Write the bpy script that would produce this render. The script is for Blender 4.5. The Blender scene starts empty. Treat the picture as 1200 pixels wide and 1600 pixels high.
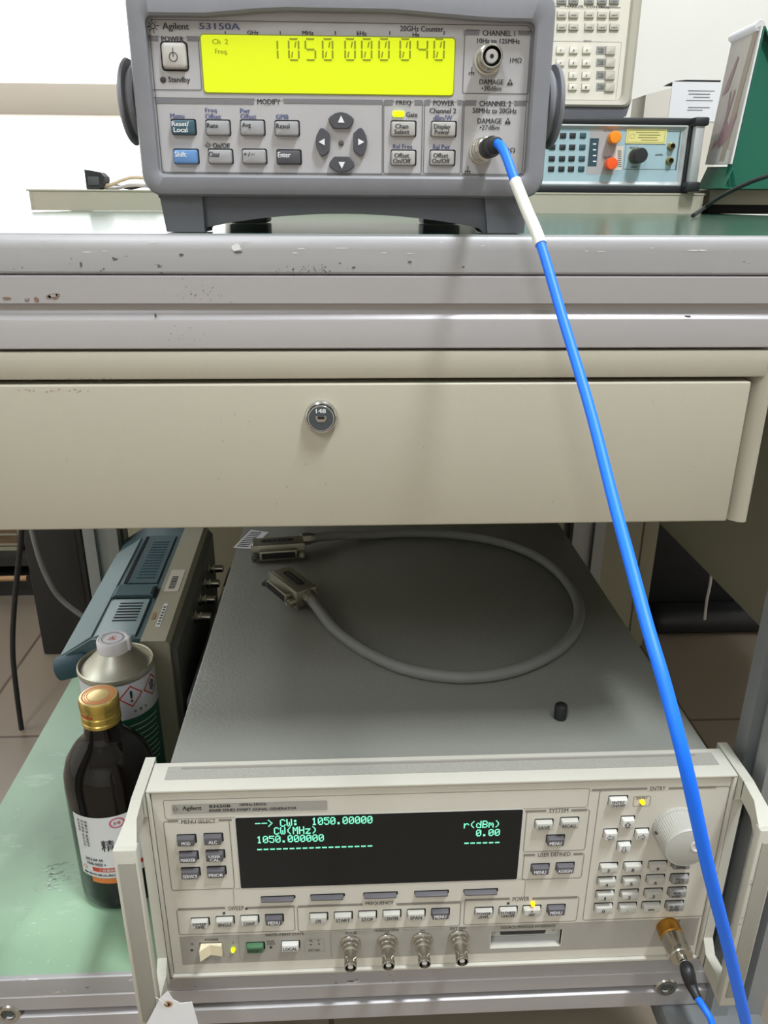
import bpy, bmesh, math, random
import numpy as np
from mathutils import Vector, Matrix
random.seed(4)
PI = math.pi
# ------------------------------------------------------------------ camera, world, lights
scn = bpy.context.scene
C = scn.collection
EYE = 0.82                       # eye height above the floor (m)
F_PX, PITCH, YAW, ROLL = 1222.0, math.radians(21.75), math.radians(2.8), math.radians(0.35)
fv = np.array([math.sin(YAW)*math.cos(PITCH), math.cos(YAW)*math.cos(PITCH), -math.sin(PITCH)])
_r = np.array([math.cos(YAW), -math.sin(YAW), 0.0]); _u = np.cross(_r, fv)
rv = math.cos(ROLL)*_r + math.sin(ROLL)*_u
uv = -math.sin(ROLL)*_r + math.cos(ROLL)*_u
cam_d = bpy.data.cameras.new('camera'); cam = bpy.data.objects.new('camera', cam_d); C.objects.link(cam)
cam_d.sensor_fit = 'VERTICAL'; cam_d.sensor_height = 36.0; cam_d.lens = 36.0*F_PX/1600.0
cam_d.clip_start = 0.01; cam_d.clip_end = 100
mw = Matrix.Identity(4)
for i in range(3):
    mw[i][0], mw[i][1], mw[i][2] = rv[i], uv[i], -fv[i]
mw[2][3] = EYE
cam.matrix_world = mw
scn.camera = cam

w = bpy.data.worlds.new('daylight'); scn.world = w; w.use_nodes = True
bg = w.node_tree.nodes['Background']; bg.inputs[0].default_value = (0.95, 0.98, 1.0, 1); bg.inputs[1].default_value = 4.0

def area(name, loc, sx, sy, power, col=(0.91, 0.985, 1.06), aim=None):
    d = bpy.data.lights.new(name, 'AREA'); d.shape = 'RECTANGLE'; d.size = sx; d.size_y = sy
    d.energy = power; d.color = col
    o = bpy.data.objects.new(name, d); C.objects.link(o); o.location = (loc[0], loc[1], loc[2]+EYE)
    if aim is not None:
        v = Vector((aim[0]-loc[0], aim[1]-loc[1], aim[2]-loc[2])); o.rotation_euler = v.to_track_quat('-Z', 'Y').to_euler()
    return o
area('ceiling_lamp_main', (0.62, -0.14, 1.85), 0.20, 0.5, 58)
area('ceiling_lamp_rear', (-0.75, -1.5, 1.85), 0.30, 1.2, 36)
area('fill_light_left', (-2.45, 0.7, 1.85), 0.30, 1.2, 28)  # added fill from the left, brightens the generator cover under the bench
area('ceiling_lamp_back', (0.9, 1.15, 1.85), 0.30, 1.2, 21)
scn.view_settings.view_transform = 'Standard'; scn.view_settings.look = 'None'
scn.view_settings.gamma = 1; scn.view_settings.use_curve_mapping = False
scn.view_settings.exposure = 0.0

# ------------------------------------------------------------------ measuring from the picture onto real planes
def ray(x, y): return fv*F_PX + rv*(x-600) - uv*(y-800)
def on_y(x, y, Y):
    d = ray(x, y); return d*(Y/d[1])
def on_z(x, y, Z):
    d = ray(x, y); return d*(Z/d[2])
def at_depth(x, y, zd): return ray(x, y)*(zd/F_PX)

# ------------------------------------------------------------------ materials
def lin(c):
    c = c/255.0
    return c/12.92 if c <= 0.04045 else ((c+0.055)/1.055)**2.4
def rgb(t): return (lin(t[0]), lin(t[1]), lin(t[2]), 1)
MATS = {}
def mat(name, col, rough=0.5, metal=0.0, noise=None, bump=None, spec=0.5, emit=None, trans=0.0, coat=0.0, specks=None):
    """noise=(scale, amount, stretch) colour mottling; bump=(scale, strength); specks=(scale, threshold, colour)"""
    m = bpy.data.materials.new(name); m.use_nodes = True; nt = m.node_tree
    b = nt.nodes['Principled BSDF']
    b.inputs['Base Color'].default_value = rgb(col); b.inputs['Roughness'].default_value = rough
    b.inputs['Metallic'].default_value = metal; b.inputs['Specular IOR Level'].default_value = spec
    b.inputs['Transmission Weight'].default_value = trans; b.inputs['Coat Weight'].default_value = coat
    if emit:
        b.inputs['Emission Color'].default_value = rgb(emit[0]); b.inputs['Emission Strength'].default_value = emit[1]
    tc = nt.nodes.new('ShaderNodeTexCoord'); last = None
    if noise:
        mp = nt.nodes.new('ShaderNodeMapping'); mp.inputs['Scale'].default_value = noise[2] if len(noise) > 2 else (1, 1, 1)
        nt.links.new(tc.outputs['Object'], mp.inputs[0])
        n = nt.nodes.new('ShaderNodeTexNoise'); n.inputs['Scale'].default_value = noise[0]; n.inputs['Detail'].default_value = 6
        nt.links.new(mp.outputs[0], n.inputs['Vector'])
        r = nt.nodes.new('ShaderNodeValToRGB'); a = noise[1]
        lo = tuple(max(0, c*(1-a)) for c in rgb(col)[:3])+(1,); hi = tuple(min(1, c*(1+a)) for c in rgb(col)[:3])+(1,)
        r.color_ramp.elements[0].position = 0.35; r.color_ramp.elements[0].color = lo
        r.color_ramp.elements[1].position = 0.65; r.color_ramp.elements[1].color = hi
        nt.links.new(n.outputs['Fac'], r.inputs[0]); last = r.outputs[0]
    for sp in (specks or []):
        n = nt.nodes.new('ShaderNodeTexNoise'); n.inputs['Scale'].default_value = sp[0]; n.inputs['Detail'].default_value = 4; n.inputs['Roughness'].default_value = 0.65
        mp = nt.nodes.new('ShaderNodeMapping'); mp.inputs['Scale'].default_value = sp[3] if len(sp) > 3 else (1, 1, 1)
        mp.inputs['Location'].default_value = (sp[0]*0.37, 1.3, 0.7)
        nt.links.new(tc.outputs['Object'], mp.inputs[0]); nt.links.new(mp.outputs[0], n.inputs['Vector'])
        r = nt.nodes.new('ShaderNodeValToRGB'); r.color_ramp.elements[0].position = sp[1]; r.color_ramp.elements[0].color = (0, 0, 0, 1)
        r.color_ramp.elements[1].position = sp[1]+(sp[4] if len(sp) > 4 else 0.02); r.color_ramp.elements[1].color = (1, 1, 1, 1)
        nt.links.new(n.outputs['Fac'], r.inputs[0])
        mx = nt.nodes.new('ShaderNodeMix'); mx.data_type = 'RGBA'
        nt.links.new(r.outputs[0], mx.inputs[0])
        if last is not None: nt.links.new(last, mx.inputs[6])
        else: mx.inputs[6].default_value = rgb(col)
        mx.inputs[7].default_value = rgb(sp[2]); last = mx.outputs[2]
    if last is not None: nt.links.new(last, b.inputs['Base Color'])
    if bump:
        n = nt.nodes.new('ShaderNodeTexNoise'); n.inputs['Scale'].default_value = bump[0]; n.inputs['Detail'].default_value = 3
        nt.links.new(tc.outputs['Object'], n.inputs['Vector'])
        bp = nt.nodes.new('ShaderNodeBump'); bp.inputs['Strength'].default_value = bump[1]; bp.inputs['Distance'].default_value = 0.0006
        nt.links.new(n.outputs['Fac'], bp.inputs['Height']); nt.links.new(bp.outputs[0], b.inputs['Normal'])
    MATS[name] = m
    return m

DK = (60, 55, 50)
mat('wall_paint', (232, 229, 220), 0.8, noise=(3, 0.02))
mat('ceiling_paint', (235, 235, 232), 0.9)
mat('beam_paint', (205, 192, 176), 0.7)
mat('table_green', (48, 84, 66), 0.16, noise=(14, 0.15), specks=[(35, 0.66, (150, 175, 160), (1, 4, 1), 0.1)])
mat('shelf_green', (136, 165, 135), 0.30, noise=(9, 0.10, (1, 1, 1)), specks=[(16, 0.60, (178, 196, 176), (1, 2.2, 1), 0.25), (90, 0.70, (190, 205, 190), (1, 3, 1), 0.05)])
mat('alu', (176, 171, 170), 0.38, 0.35, noise=(30, 0.04, (0.05, 1, 1)), specks=[(130, 0.72, (110, 100, 96), (0.8, 1, 1), 0.03)])
mat('alu_edge', (166, 163, 162), 0.42, 0.25, noise=(40, 0.05, (0.1, 1, 1)), bump=(60, 0.25), specks=[(70, 0.665, (212, 210, 208), (0.35, 1, 1), 0.04), (95, 0.685, (95, 90, 86), (0.7, 1, 1), 0.03)])
mat('alu_post', (150, 152, 152), 0.4, 0.4, noise=(20, 0.05, (1, 1, 0.05)))
mat('slot_dark', (70, 74, 72), 0.6)
mat('steel_beige', (176, 169, 150), 0.42, noise=(6, 0.03), bump=(350, 0.08), specks=[(120, 0.755, (120, 108, 90), (1, 1, 1), 0.02)])
mat('gap_black', (22, 20, 20), 0.8)
mat('chrome', (215, 215, 215), 0.12, 1.0)
mat('steel', (190, 186, 176), 0.22, 1.0)
mat('lock_face', (88, 94, 98), 0.3, 0.6)
mat('bumper', (130, 129, 133), 0.5, noise=(60, 0.03), bump=(900, 0.05))
mat('bumper_dark', (94, 94, 99), 0.55, bump=(900, 0.05))
mat('counter_panel', (182, 178, 177), 0.5, noise=(40, 0.01))
mat('counter_bar', (122, 119, 121), 0.55)
mat('line_grey', (110, 108, 108), 0.6)
mat('ink', (48, 46, 50), 0.6)
mat('ink_blue', (78, 84, 128), 0.6)
mat('ink_white', (236, 236, 236), 0.5)
mat('ink_soft', (88, 84, 78), 0.6)
mat('lcd', (150, 160, 0), 0.35, emit=((222, 236, 0), 0.74))
mat('lcd_segment', (92, 100, 10), 0.4, emit=((150, 160, 0), 0.55))
mat('lcd_frame', (150, 158, 60), 0.4)
mat('key_grey', (160, 158, 158), 0.45)
mat('key_light', (176, 172, 166), 0.45)
mat('key_teal', (58, 88, 100), 0.4)
mat('key_blue', (98, 140, 190), 0.4)
mat('key_charcoal', (78, 77, 82), 0.4)
mat('key_power', (196, 190, 182), 0.4)
mat('led_yellow', (255, 215, 0), 0.3, emit=((255, 210, 0), 1.3))
mat('led_lime', (220, 255, 0), 0.3, emit=((215, 250, 0), 1.3))
mat('led_off', (60, 55, 52), 0.3)
mat('gen_panel', (208, 202, 188), 0.5, noise=(12, 0.015), specks=[(200, 0.76, (140, 128, 108), (1, 1, 1), 0.02)])
mat('gen_frame', (196, 191, 178), 0.45, noise=(12, 0.02), specks=[(110, 0.73, (150, 140, 130), (1, 1, 1), 0.03)])
mat('gen_strip', (160, 155, 145), 0.5)
mat('gen_textured', (158, 155, 145), 0.42, noise=(500, 0.06), bump=(700, 0.5))
mat('gen_cover', (126, 126, 118), 0.30, noise=(5, 0.04), bump=(420, 0.55))
mat('gen_line', (136, 130, 120), 0.6)
mat('key_hp', (186, 182, 172), 0.42)
mat('key_hp_grey', (142, 139, 134), 0.45)
mat('key_hp_dark', (88, 84, 87), 0.45)
mat('key_hp_green', (70, 112, 76), 0.45)
mat('key_hp_white', (208, 205, 197), 0.4)
mat('key_ivory', (232, 218, 184), 0.4)
mat('screen_black', (20, 23, 24), 0.12, spec=0.35)
mat('screen_text', (90, 200, 160), 0.4, emit=((140, 240, 200), 0.9))
mat('plug_metal', (150, 146, 130), 0.33, 0.7)
mat('handle_grey', (150, 146, 134), 0.5, bump=(600, 0.1))
mat('handle_edge', (192, 188, 174), 0.5, specks=[(130, 0.70, (140, 132, 118), (1, 1, 1), 0.03)])
mat('knob_grey', (178, 175, 166), 0.45)
mat('gold', (190, 140, 62), 0.28, 1.0)
mat('rubber_black', (26, 26, 28), 0.45)
mat('plastic_black', (34, 34, 36), 0.5)
mat('cable_blue', (4, 112, 245), 0.5, bump=(500, 0.1))
mat('sleeve_white', (222, 220, 210), 0.35)
mat('cable_grey', (118, 118, 114), 0.6, bump=(250, 0.15))
mat('cable_black', (30, 30, 30), 0.5)
mat('glass_amber', (14, 8, 6), 0.05, trans=0.2, spec=0.4)
mat('liquid_dark', (16, 9, 6), 0.2)
mat('gold_cap', (196, 170, 88), 0.28, 0.8)
mat('cap_top', (232, 205, 140), 0.22, 0.4)
mat('cap_orange', (214, 104, 40), 0.3, 0.2)
mat('cap_red', (170, 60, 30), 0.4)
mat('label_white', (214, 212, 210), 0.55)
mat('label_red', (196, 60, 40), 0.5)
mat('label_pink', (190, 90, 110), 0.5)
mat('label_orange', (214, 120, 50), 0.5)
mat('tin', (186, 182, 166), 0.42, 0.75)
mat('can_green', (34, 96, 70), 0.45)
mat('can_white', (205, 205, 210), 0.45)
mat('cap_white', (220, 216, 218), 0.45)
mat('teal_plastic', (80, 104, 110), 0.45, noise=(10, 0.04))
mat('teal_dark', (48, 80, 92), 0.5)
mat('teal_pale', (140, 158, 160), 0.4)  # teal lightened by the window reflection on the scope's sloping back
mat('scope_beige', (172, 166, 144), 0.45)
mat('scope_grey', (104, 102, 94), 0.55)
mat('paper', (228, 226, 226), 0.7)
mat('paper_cream', (214, 206, 192), 0.7)
mat('paper_ink', (120, 116, 122), 0.7)
mat('cabinet_dark', (42, 40, 38), 0.6)
mat('cabinet_beige', (150, 144, 122), 0.6)
mat('cabinet_shadow_edge', (60, 58, 50), 0.7)
mat('box_brown', (120, 96, 74), 0.7, noise=(30, 0.15, (1, 1, 6)))
mat('wood_rod', (170, 130, 90), 0.6)
mat('analyzer_face', (222, 213, 198), 0.5)
mat('analyzer_frame', (176, 168, 152), 0.5)
mat('analyzer_key', (188, 180, 165), 0.5)
mat('analyzer_key_grey', (150, 147, 140), 0.5)
mat('fg_frame', (186, 186, 184), 0.35, 0.3)
mat('fg_panel', (164, 188, 194), 0.45)
mat('fg_grey', (172, 168, 166), 0.45)
mat('fg_dark', (44, 70, 80), 0.5)
mat('cap_orange_a', (244, 140, 20), 0.4)
mat('cap_orange_b', (244, 88, 30), 0.4)
mat('sticker_yellow', (226, 216, 140), 0.5)
mat('brass', (150, 140, 90), 0.35, 0.8)
mat('cal_green', (10, 92, 70), 0.5)
mat('cal_page', (206, 198, 190), 0.4, noise=(9, 0.10, (1, 1, 0.5)))
mat('cal_pink', (176, 138, 146), 0.5)
mat('cal_tan', (176, 160, 146), 0.5)
mat('wire_beige', (200, 180, 150), 0.5)
mat('caster_grey', (110, 112, 112), 0.5)

def tile_material():
    m = bpy.data.materials.new('floor_tile'); m.use_nodes = True; nt = m.node_tree; b = nt.nodes['Principled BSDF']
    tc = nt.nodes.new('ShaderNodeTexCoord'); mp = nt.nodes.new('ShaderNodeMapping'); mp.inputs['Location'].default_value = (-0.575, -1.08, 0)
    br = nt.nodes.new('ShaderNodeTexBrick'); br.offset = 0; br.inputs['Scale'].default_value = 1.0
    br.inputs['Brick Width'].default_value = 0.6; br.inputs['Row Height'].default_value = 0.6; br.inputs['Mortar Size'].default_value = 0.003
    br.inputs['Color1'].default_value = rgb((140, 126, 110)); br.inputs['Color2'].default_value = rgb((134, 121, 106)); br.inputs['Mortar'].default_value = rgb((96, 82, 70))
    nt.links.new(tc.outputs['Object'], mp.inputs[0]); nt.links.new(mp.outputs[0], br.inputs['Vector']); nt.links.new(br.outputs['Color'], b.inputs['Base Color'])
    b.inputs['Roughness'].default_value = 0.3
    MATS['floor_tile'] = m
tile_material()
def glass_material():
    m = bpy.data.materials.new('window_glass'); m.use_nodes = True; nt = m.node_tree
    b = nt.nodes['Principled BSDF']; out = nt.nodes['Material Output']
    tr = nt.nodes.new('ShaderNodeBsdfTransparent'); gl = nt.nodes.new('ShaderNodeBsdfGlossy'); gl.inputs['Roughness'].default_value = 0.02
    mx = nt.nodes.new('ShaderNodeMixShader'); mx.inputs[0].default_value = 0.06
    nt.links.new(tr.outputs[0], mx.inputs[1]); nt.links.new(gl.outputs[0], mx.inputs[2]); nt.links.new(mx.outputs[0], out.inputs[0])
    nt.nodes.remove(b); MATS['window_glass'] = m
glass_material()

# ------------------------------------------------------------------ mesh builder (coordinates: camera at origin, EYE above the floor)
TXT = {}
def text_mesh(s):
    if s not in TXT:
        cu = bpy.data.curves.new('lettering', 'FONT'); cu.body = s; cu.resolution_u = 2; cu.align_x = 'CENTER'; cu.space_line = 0.85; cu.offset = 0.0
        o = bpy.data.objects.new('lettering', cu); m = o.to_mesh()
        vs = np.array([v.co[:] for v in m.vertices]) if len(m.vertices) else np.zeros((0, 3))
        fs = [tuple(p.vertices) for p in m.polygons]
        o.to_mesh_clear(); bpy.data.objects.remove(o); bpy.data.curves.remove(cu)
        k_ = 0.024 if s.isascii() else 0.010; n_ = len(vs)      # a little extra weight, as printed legends are bold
        if n_:
            vs = np.concatenate([vs, vs+np.array([k_, 0, 1]), vs+np.array([2*k_, 0, 2])]); fs = fs+[tuple(i+n_ for i in f) for f in fs]+[tuple(i+2*n_ for i in f) for f in fs]
        TXT[s] = (vs, fs)
    return TXT[s]

def rr_loop(x0, x1, z0, z1, r, n=5, side=1):
    """counter-clockwise rounded-rectangle loop in (x,z)"""
    out = []
    r = min(r, (x1-x0)/2-1e-6, (z1-z0)/2-1e-6)
    cs = [((x1-r, z0+r), -90), ((x1-r, z1-r), 0), ((x0+r, z1-r), 90), ((x0+r, z0+r), 180)]
    for k, ((cx, cz), a0) in enumerate(cs):
        pts = [(cx+r*math.cos(math.radians(a0+90*i/n)), cz+r*math.sin(math.radians(a0+90*i/n))) for i in range(n+1)]
        out += pts
        if side > 1:
            (nx, nz), na = cs[(k+1) % 4]
            q = (nx+r*math.cos(math.radians(na)), nz+r*math.sin(math.radians(na))); p = pts[-1]
            out += [(p[0]+(q[0]-p[0])*j/side, p[1]+(q[1]-p[1])*j/side) for j in range(1, side)]
    return out

class MB:
    def __init__(s, *mats): s.v = []; s.f = []; s.m = []; s.mats = list(mats); s.flat = []
    def mi(s, m):
        if m is None: return 0
        if m not in s.mats: s.mats.append(m)
        return s.mats.index(m)
    def add(s, vs, fs, m=None):
        o = len(s.v); s.v += [tuple(map(float, v)) for v in vs]; k = s.mi(m)
        for f in fs: s.f.append(tuple(i+o for i in f)); s.m.append(k)
        return s
    def box(s, x0, x1, y0, y1, z0, z1, m=None, bev=0.0, seg=2, rot=0.0, mtx=None):
        if bev <= 0:
            vs = [(x, y, z) for z in (z0, z1) for y in (y0, y1) for x in (x0, x1)]
            fs = [(0, 2, 3, 1), (4, 5, 7, 6), (0, 1, 5, 4), (2, 6, 7, 3), (0, 4, 6, 2), (1, 3, 7, 5)]
        else:
            bm = bmesh.new(); bmesh.ops.create_cube(bm, size=1.0)
            for v in bm.verts: v.co = Vector(((x0+x1)/2+v.co.x*(x1-x0), (y0+y1)/2+v.co.y*(y1-y0), (z0+z1)/2+v.co.z*(z1-z0)))
            bmesh.ops.bevel(bm, geom=bm.edges[:], offset=bev, segments=seg, affect='EDGES', profile=0.5)
            bm.verts.index_update(); vs = [v.co[:] for v in bm.verts]; fs = [tuple(v.index for v in f.verts) for f in bm.faces]; bm.free()
        if mtx is not None: vs = [tuple(mtx @ Vector(v)) for v in vs]
        return s.add(vs, fs, m)
    def loft(s, loops, m=None, cap0=False, cap1=False):
        """loops of equal length, list of 3-D points each"""
        n = len(loops[0]); vs = [p for L in loops for p in L]; fs = []
        for a in range(len(loops)-1):
            for i in range(n):
                j = (i+1) % n; fs.append((a*n+i, a*n+j, (a+1)*n+j, (a+1)*n+i))
        if cap0: fs.append(tuple(range(n))[::-1])
        if cap1: fs.append(tuple((len(loops)-1)*n+i for i in range(n)))
        return s.add(vs, fs, m)
    def prism(s, poly, axis, a, b, m=None):
        """poly 2-D; axis 'y': (x,z) extruded along y; 'x': (y,z); 'z': (x,y)"""
        f = {'y': lambda p, t: (p[0], t, p[1]), 'x': lambda p, t: (t, p[0], p[1]), 'z': lambda p, t: (p[0], p[1], t)}[axis]
        return s.loft([[f(p, a) for p in poly], [f(p, b) for p in poly]], m, True, True)
    def rrect(s, x0, x1, z0, z1, r, y0, y1, m=None, bev=0.0, n=5, tx=0.0, tz=0.0):
        """rounded plate, front at y0 (towards the camera), back at y1"""
        L = [[(x, y1, z) for x, z in rr_loop(x0, x1, z0, z1, r, n)]]
        if bev > 0:
            L.append([(x, y0+bev, z) for x, z in rr_loop(x0+tx, x1-tx, z0+tz, z1-tz, r, n)])
            L.append([(x, y0+bev*0.3, z) for x, z in rr_loop(x0+tx+bev*0.3, x1-tx-bev*0.3, z0+tz+bev*0.3, z1-tz-bev*0.3, r*0.9, n)])
            L.append([(x, y0, z) for x, z in rr_loop(x0+tx+bev, x1-tx-bev, z0+tz+bev, z1-tz-bev, max(r-bev, r*0.4), n)])
        else:
            L.append([(x, y0, z) for x, z in rr_loop(x0+tx, x1-tx, z0+tz, z1-tz, r, n)])
        return s.loft(L, m, True, True)
    def line_rect(s, x0, x1, z0, z1, r, y, t, m=None):
        o = rr_loop(x0, x1, z0, z1, r, 4); i = rr_loop(x0+t, x1-t, z0+t, z1-t, max(r-t, 1e-5), 4)
        return s.loft([[(a, y, b) for a, b in o], [(a, y, b) for a, b in i]], m)
    def quad(s, x0, x1, z0, z1, y, m=None): return s.add([(x0, y, z0), (x1, y, z0), (x1, y, z1), (x0, y, z1)], [(0, 1, 2, 3)], m)
    def lathe(s, prof, org, d, m=None, seg=32, mod=None):
        """prof [(r, h)] along direction d from org"""
        d = Vector(d).normalized(); a = d.orthogonal().normalized(); b = d.cross(a); o = Vector(org); L = []
        for r, h in prof:
            L.append([tuple(o+d*h+(a*math.cos(2*PI*i/seg)+b*math.sin(2*PI*i/seg))*(r*(1 if mod is None else mod(i, r)))) for i in range(seg)])
        return s.loft(L, m, True, True)
    def tube(s, pts, r, m=None, seg=10, cap=True):
        pts = [Vector(p) for p in pts]; n = len(pts); rs = r if isinstance(r, (list, tuple)) else [r]*n
        L = []; t0 = (pts[1]-pts[0]).normalized(); nrm = t0.orthogonal().normalized()
        for i, p in enumerate(pts):
            t = (pts[min(i+1, n-1)]-pts[max(i-1, 0)]).normalized()
            nrm = (nrm-t*nrm.dot(t)).normalized(); bn = t.cross(nrm)
            L.append([tuple(p+(nrm*math.cos(2*PI*k/seg)+bn*math.sin(2*PI*k/seg))*rs[i]) for k in range(seg)])
        return s.loft(L, m, cap, cap)
    def text(s, body, x0, x1, z0, z1, y, m=None):
        """lettering fitted into a box on a wall facing the camera"""
        vs, fs = text_mesh(body)
        if not len(vs): return s
        mn, mx = vs.min(0), vs.max(0); d = np.maximum(mx-mn, 1e-6)
        out = [(x0+(v[0]-mn[0])/d[0]*(x1-x0), y-v[2]*0.00003, z0+(v[1]-mn[1])/d[1]*(z1-z0)) for v in vs]
        return s.add(out, fs, m)
    def build(s, name, parent=None, loc=None, rot=None, smooth=35, mats=None):
        org = Vector((0, 0, 0)) if parent is None else WORLD[parent.name]
        org = org if loc is None else org
        me = bpy.data.meshes.new(name)
        off = Vector((0, 0, EYE))-org if loc is None else Vector((0, 0, 0))
        me.from_pydata([(v[0]+off.x, v[1]+off.y, v[2]+off.z) for v in s.v], [], s.f)
        for k in s.mats: me.materials.append(MATS[k])
        me.polygons.foreach_set('material_index', s.m)
        bm = bmesh.new(); bm.from_mesh(me); bmesh.ops.recalc_face_normals(bm, faces=bm.faces[:]); bm.to_mesh(me); bm.free()
        me.polygons.foreach_set('use_smooth', [True]*len(me.polygons)); me.set_sharp_from_angle(angle=math.radians(smooth))
        me.update()
        o = bpy.data.objects.new(name, me); C.objects.link(o)
        o.parent = parent
        if loc is not None: o.location = (loc[0]-org.x, loc[1]-org.y, loc[2]+EYE-org.z)
        if rot is not None: o.rotation_euler = rot
        WORLD[o.name] = org.copy() if loc is None else Vector((loc[0], loc[1], loc[2]+EYE))
        return o
WORLD = {}
def thing(name, label, cat, base, group=None, rotz=0.0):
    o = bpy.data.objects.new(name, None); C.objects.link(o); o.empty_display_size = 0.05
    o.location = (base[0], base[1], base[2]+EYE); WORLD[o.name] = Vector(o.location)
    o.rotation_euler = (0, 0, rotz)
    tag(o, label, cat, group); return o
def tag(o, label, cat, group=None):
    o['label'] = label; o['category'] = cat
    if group: o['group'] = group
    return o
def struct(o): o['kind'] = 'structure'; return o
def centre_origin(o):
    """put a mesh's origin at its base centre (for single-mesh things)"""
    me = o.data; co = np.array([v.co[:] for v in me.vertices]); mn, mx = co.min(0), co.max(0)
    c = Vector(((mn[0]+mx[0])/2, (mn[1]+mx[1])/2, mn[2])); me.transform(Matrix.Translation(-c)); o.location = o.location+c
    return o
def spline(pts, n=8):
    P = [Vector(p) for p in pts]; out = []
    for i in range(len(P)-1):
        p0, p1, p2, p3 = P[max(i-1, 0)], P[i], P[i+1], P[min(i+2, len(P)-1)]
        for k in range(n):
            t = k/n; out.append(0.5*((2*p1)+(p2-p0)*t+(2*p0-5*p1+4*p2-p3)*t*t+(3*p1-p0-3*p2+p3)*t**3))
    out.append(P[-1]); return out

class Face:
    """a vertical front panel at distance Y; positions measured on the photograph, placed in metres on the panel"""
    def __init__(s, Y): s.Y = Y
    def r(s, cx, cy, w, h, d=0.0):
        Y = s.Y-d
        x0 = on_y(cx-w/2, cy, Y)[0]; x1 = on_y(cx+w/2, cy, Y)[0]; z1 = on_y(cx, cy-h/2, Y)[2]; z0 = on_y(cx, cy+h/2, Y)[2]
        return x0, x1, z0, z1
    def key_r(s, cx, cy, w, h, d):
        x0 = on_y(cx-w/2, cy, s.Y-d/2)[0]; x1 = on_y(cx+w/2, cy, s.Y-d/2)[0]
        return x0, x1, on_y(cx, cy+h/2, s.Y-d)[2], on_y(cx, cy-h/2, s.Y)[2]
    def txt(s, mb, body, cx, cy, w, h, m='ink', d=0.00025): mb.text(body, *s.r(cx, cy, w, h, d), s.Y-d, m)
    def bar(s, mb, cx, cy, w, h, m, d=0.0002): mb.quad(*s.r(cx, cy, w, h, d), s.Y-d, m)
    def frame(s, mb, cx, cy, w, h, m, t=0.0005, rad=0.0015, d=0.0002): mb.line_rect(*s.r(cx, cy, w, h, d), rad, s.Y-d, t, m)
    def disc(s, mb, cx, cy, rpx, m, d=0.0008):
        x0, x1, z0, z1 = s.r(cx, cy, 2*rpx, 2*rpx); r = (x1-x0)/2
        mb.lathe([(r, 0), (r, d*0.6), (r*0.6, d)], ((x0+x1)/2, s.Y, (z0+z1)/2), (0, -1, 0), m, 16)
    def key(s, parent, cx, cy, w, h, d, m, legend=None, ink='ink', lw=None, lh=6, ldy=4, name='key', rad=0.0012, bev=0.0008, gap=0.0005, taper=0.0003, label=None, lcx=0):
        x0, x1, z0, z1 = s.key_r(cx, cy, w, h, d)
        mb = MB(m); mb.rrect(x0, x1, z0, z1, rad, s.Y-d, s.Y, m, bev=bev, n=4, tx=taper, tz=taper)
        mb.rrect(x0-gap*0.4, x1+gap*1.4, z0-gap*0.2, z1+gap*1.2, rad, s.Y-0.0002, s.Y, 'gap_black', n=4)
        if legend: s.txt(mb, legend, cx+lcx, cy+ldy, lw or w*0.72, lh, ink, d+0.0002)
        o = mb.build(name, parent)
        if label: o['label'] = label
        return o

# ------------------------------------------------------------------ the room
RX0, RX1, RY0, RY1, FZ, CZ = -3.0, 3.0, -3.2, 2.15, -EYE, 1.95
struct(MB('floor_tile').box(RX0, RX1, RY0, RY1, FZ-0.1, FZ).build('floor'))
struct(MB('ceiling_paint').box(RX0, RX1, RY0, RY1, CZ, CZ+0.1).build('ceiling'))
struct(MB('wall_paint').box(RX0-0.15, RX0, RY0-0.15, RY1+0.15, FZ-0.1, CZ+0.1).build('wall_left'))
struct(MB('wall_paint').box(RX1, RX1+0.15, RY0-0.15, RY1+0.15, FZ-0.1, CZ+0.1).build('wall_right'))
struct(MB('wall_paint').box(RX0, RX1, RY0-0.15, RY0, FZ-0.1, CZ+0.1).build('wall_front'))
WX0, WX1, WZ0, WZ1 = -2.4, -0.26, -0.35, 1.3        # the bright window behind the bench
wb = MB('wall_paint')
wb.box(RX0, WX0, RY1, RY1+0.15, FZ-0.1, CZ+0.1); wb.box(WX1, RX1, RY1, RY1+0.15, FZ-0.1, CZ+0.1)
wb.box(WX0, WX1, RY1, RY1+0.15, FZ-0.1, WZ0); wb.box(WX0, WX1, RY1, RY1+0.15, WZ1, CZ+0.1)
struct(wb.build('wall_back'))
wf = MB('beam_paint'); q = 0.05
wf.box(WX0, WX1, RY1+0.02, RY1+0.07, WZ0, WZ0+q, bev=0.004); wf.box(WX0, WX1, RY1+0.02, RY1+0.07, WZ1-q, WZ1, bev=0.004)
wf.box(WX0, WX0+q, RY1+0.02, RY1+0.07, WZ0+q, WZ1-q, bev=0.004); wf.box(WX1-q, WX1, RY1+0.02, RY1+0.07, WZ0+q, WZ1-q, bev=0.004)
zb = on_y(85, 156, RY1)[2]
wf.box(WX0+q, WX1-q, RY1+0.0, RY1+0.07, zb-0.033, zb+0.036, bev=0.003)
win = struct(wf.build('window_1'))
g = MB('window_glass'); g.box(WX0+q, WX1-q, RY1+0.085, RY1+0.09, WZ0+q, WZ1-q); g.build('window_pane', win)

# ------------------------------------------------------------------ the workbench
YB = 0.4535; TZ = -0.0178; SZ = -0.579; BX0, BX1 = -0.352, 0.345
bench = thing('workbench', 'aluminium framed workbench with green tops and a beige lockable drawer', 'workbench', (0, 0.9, FZ))
MB('table_green').box(-0.42, 0.62, YB+0.004, 1.75, TZ-0.018, TZ-0.0002).build('tabletop', bench)
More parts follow.
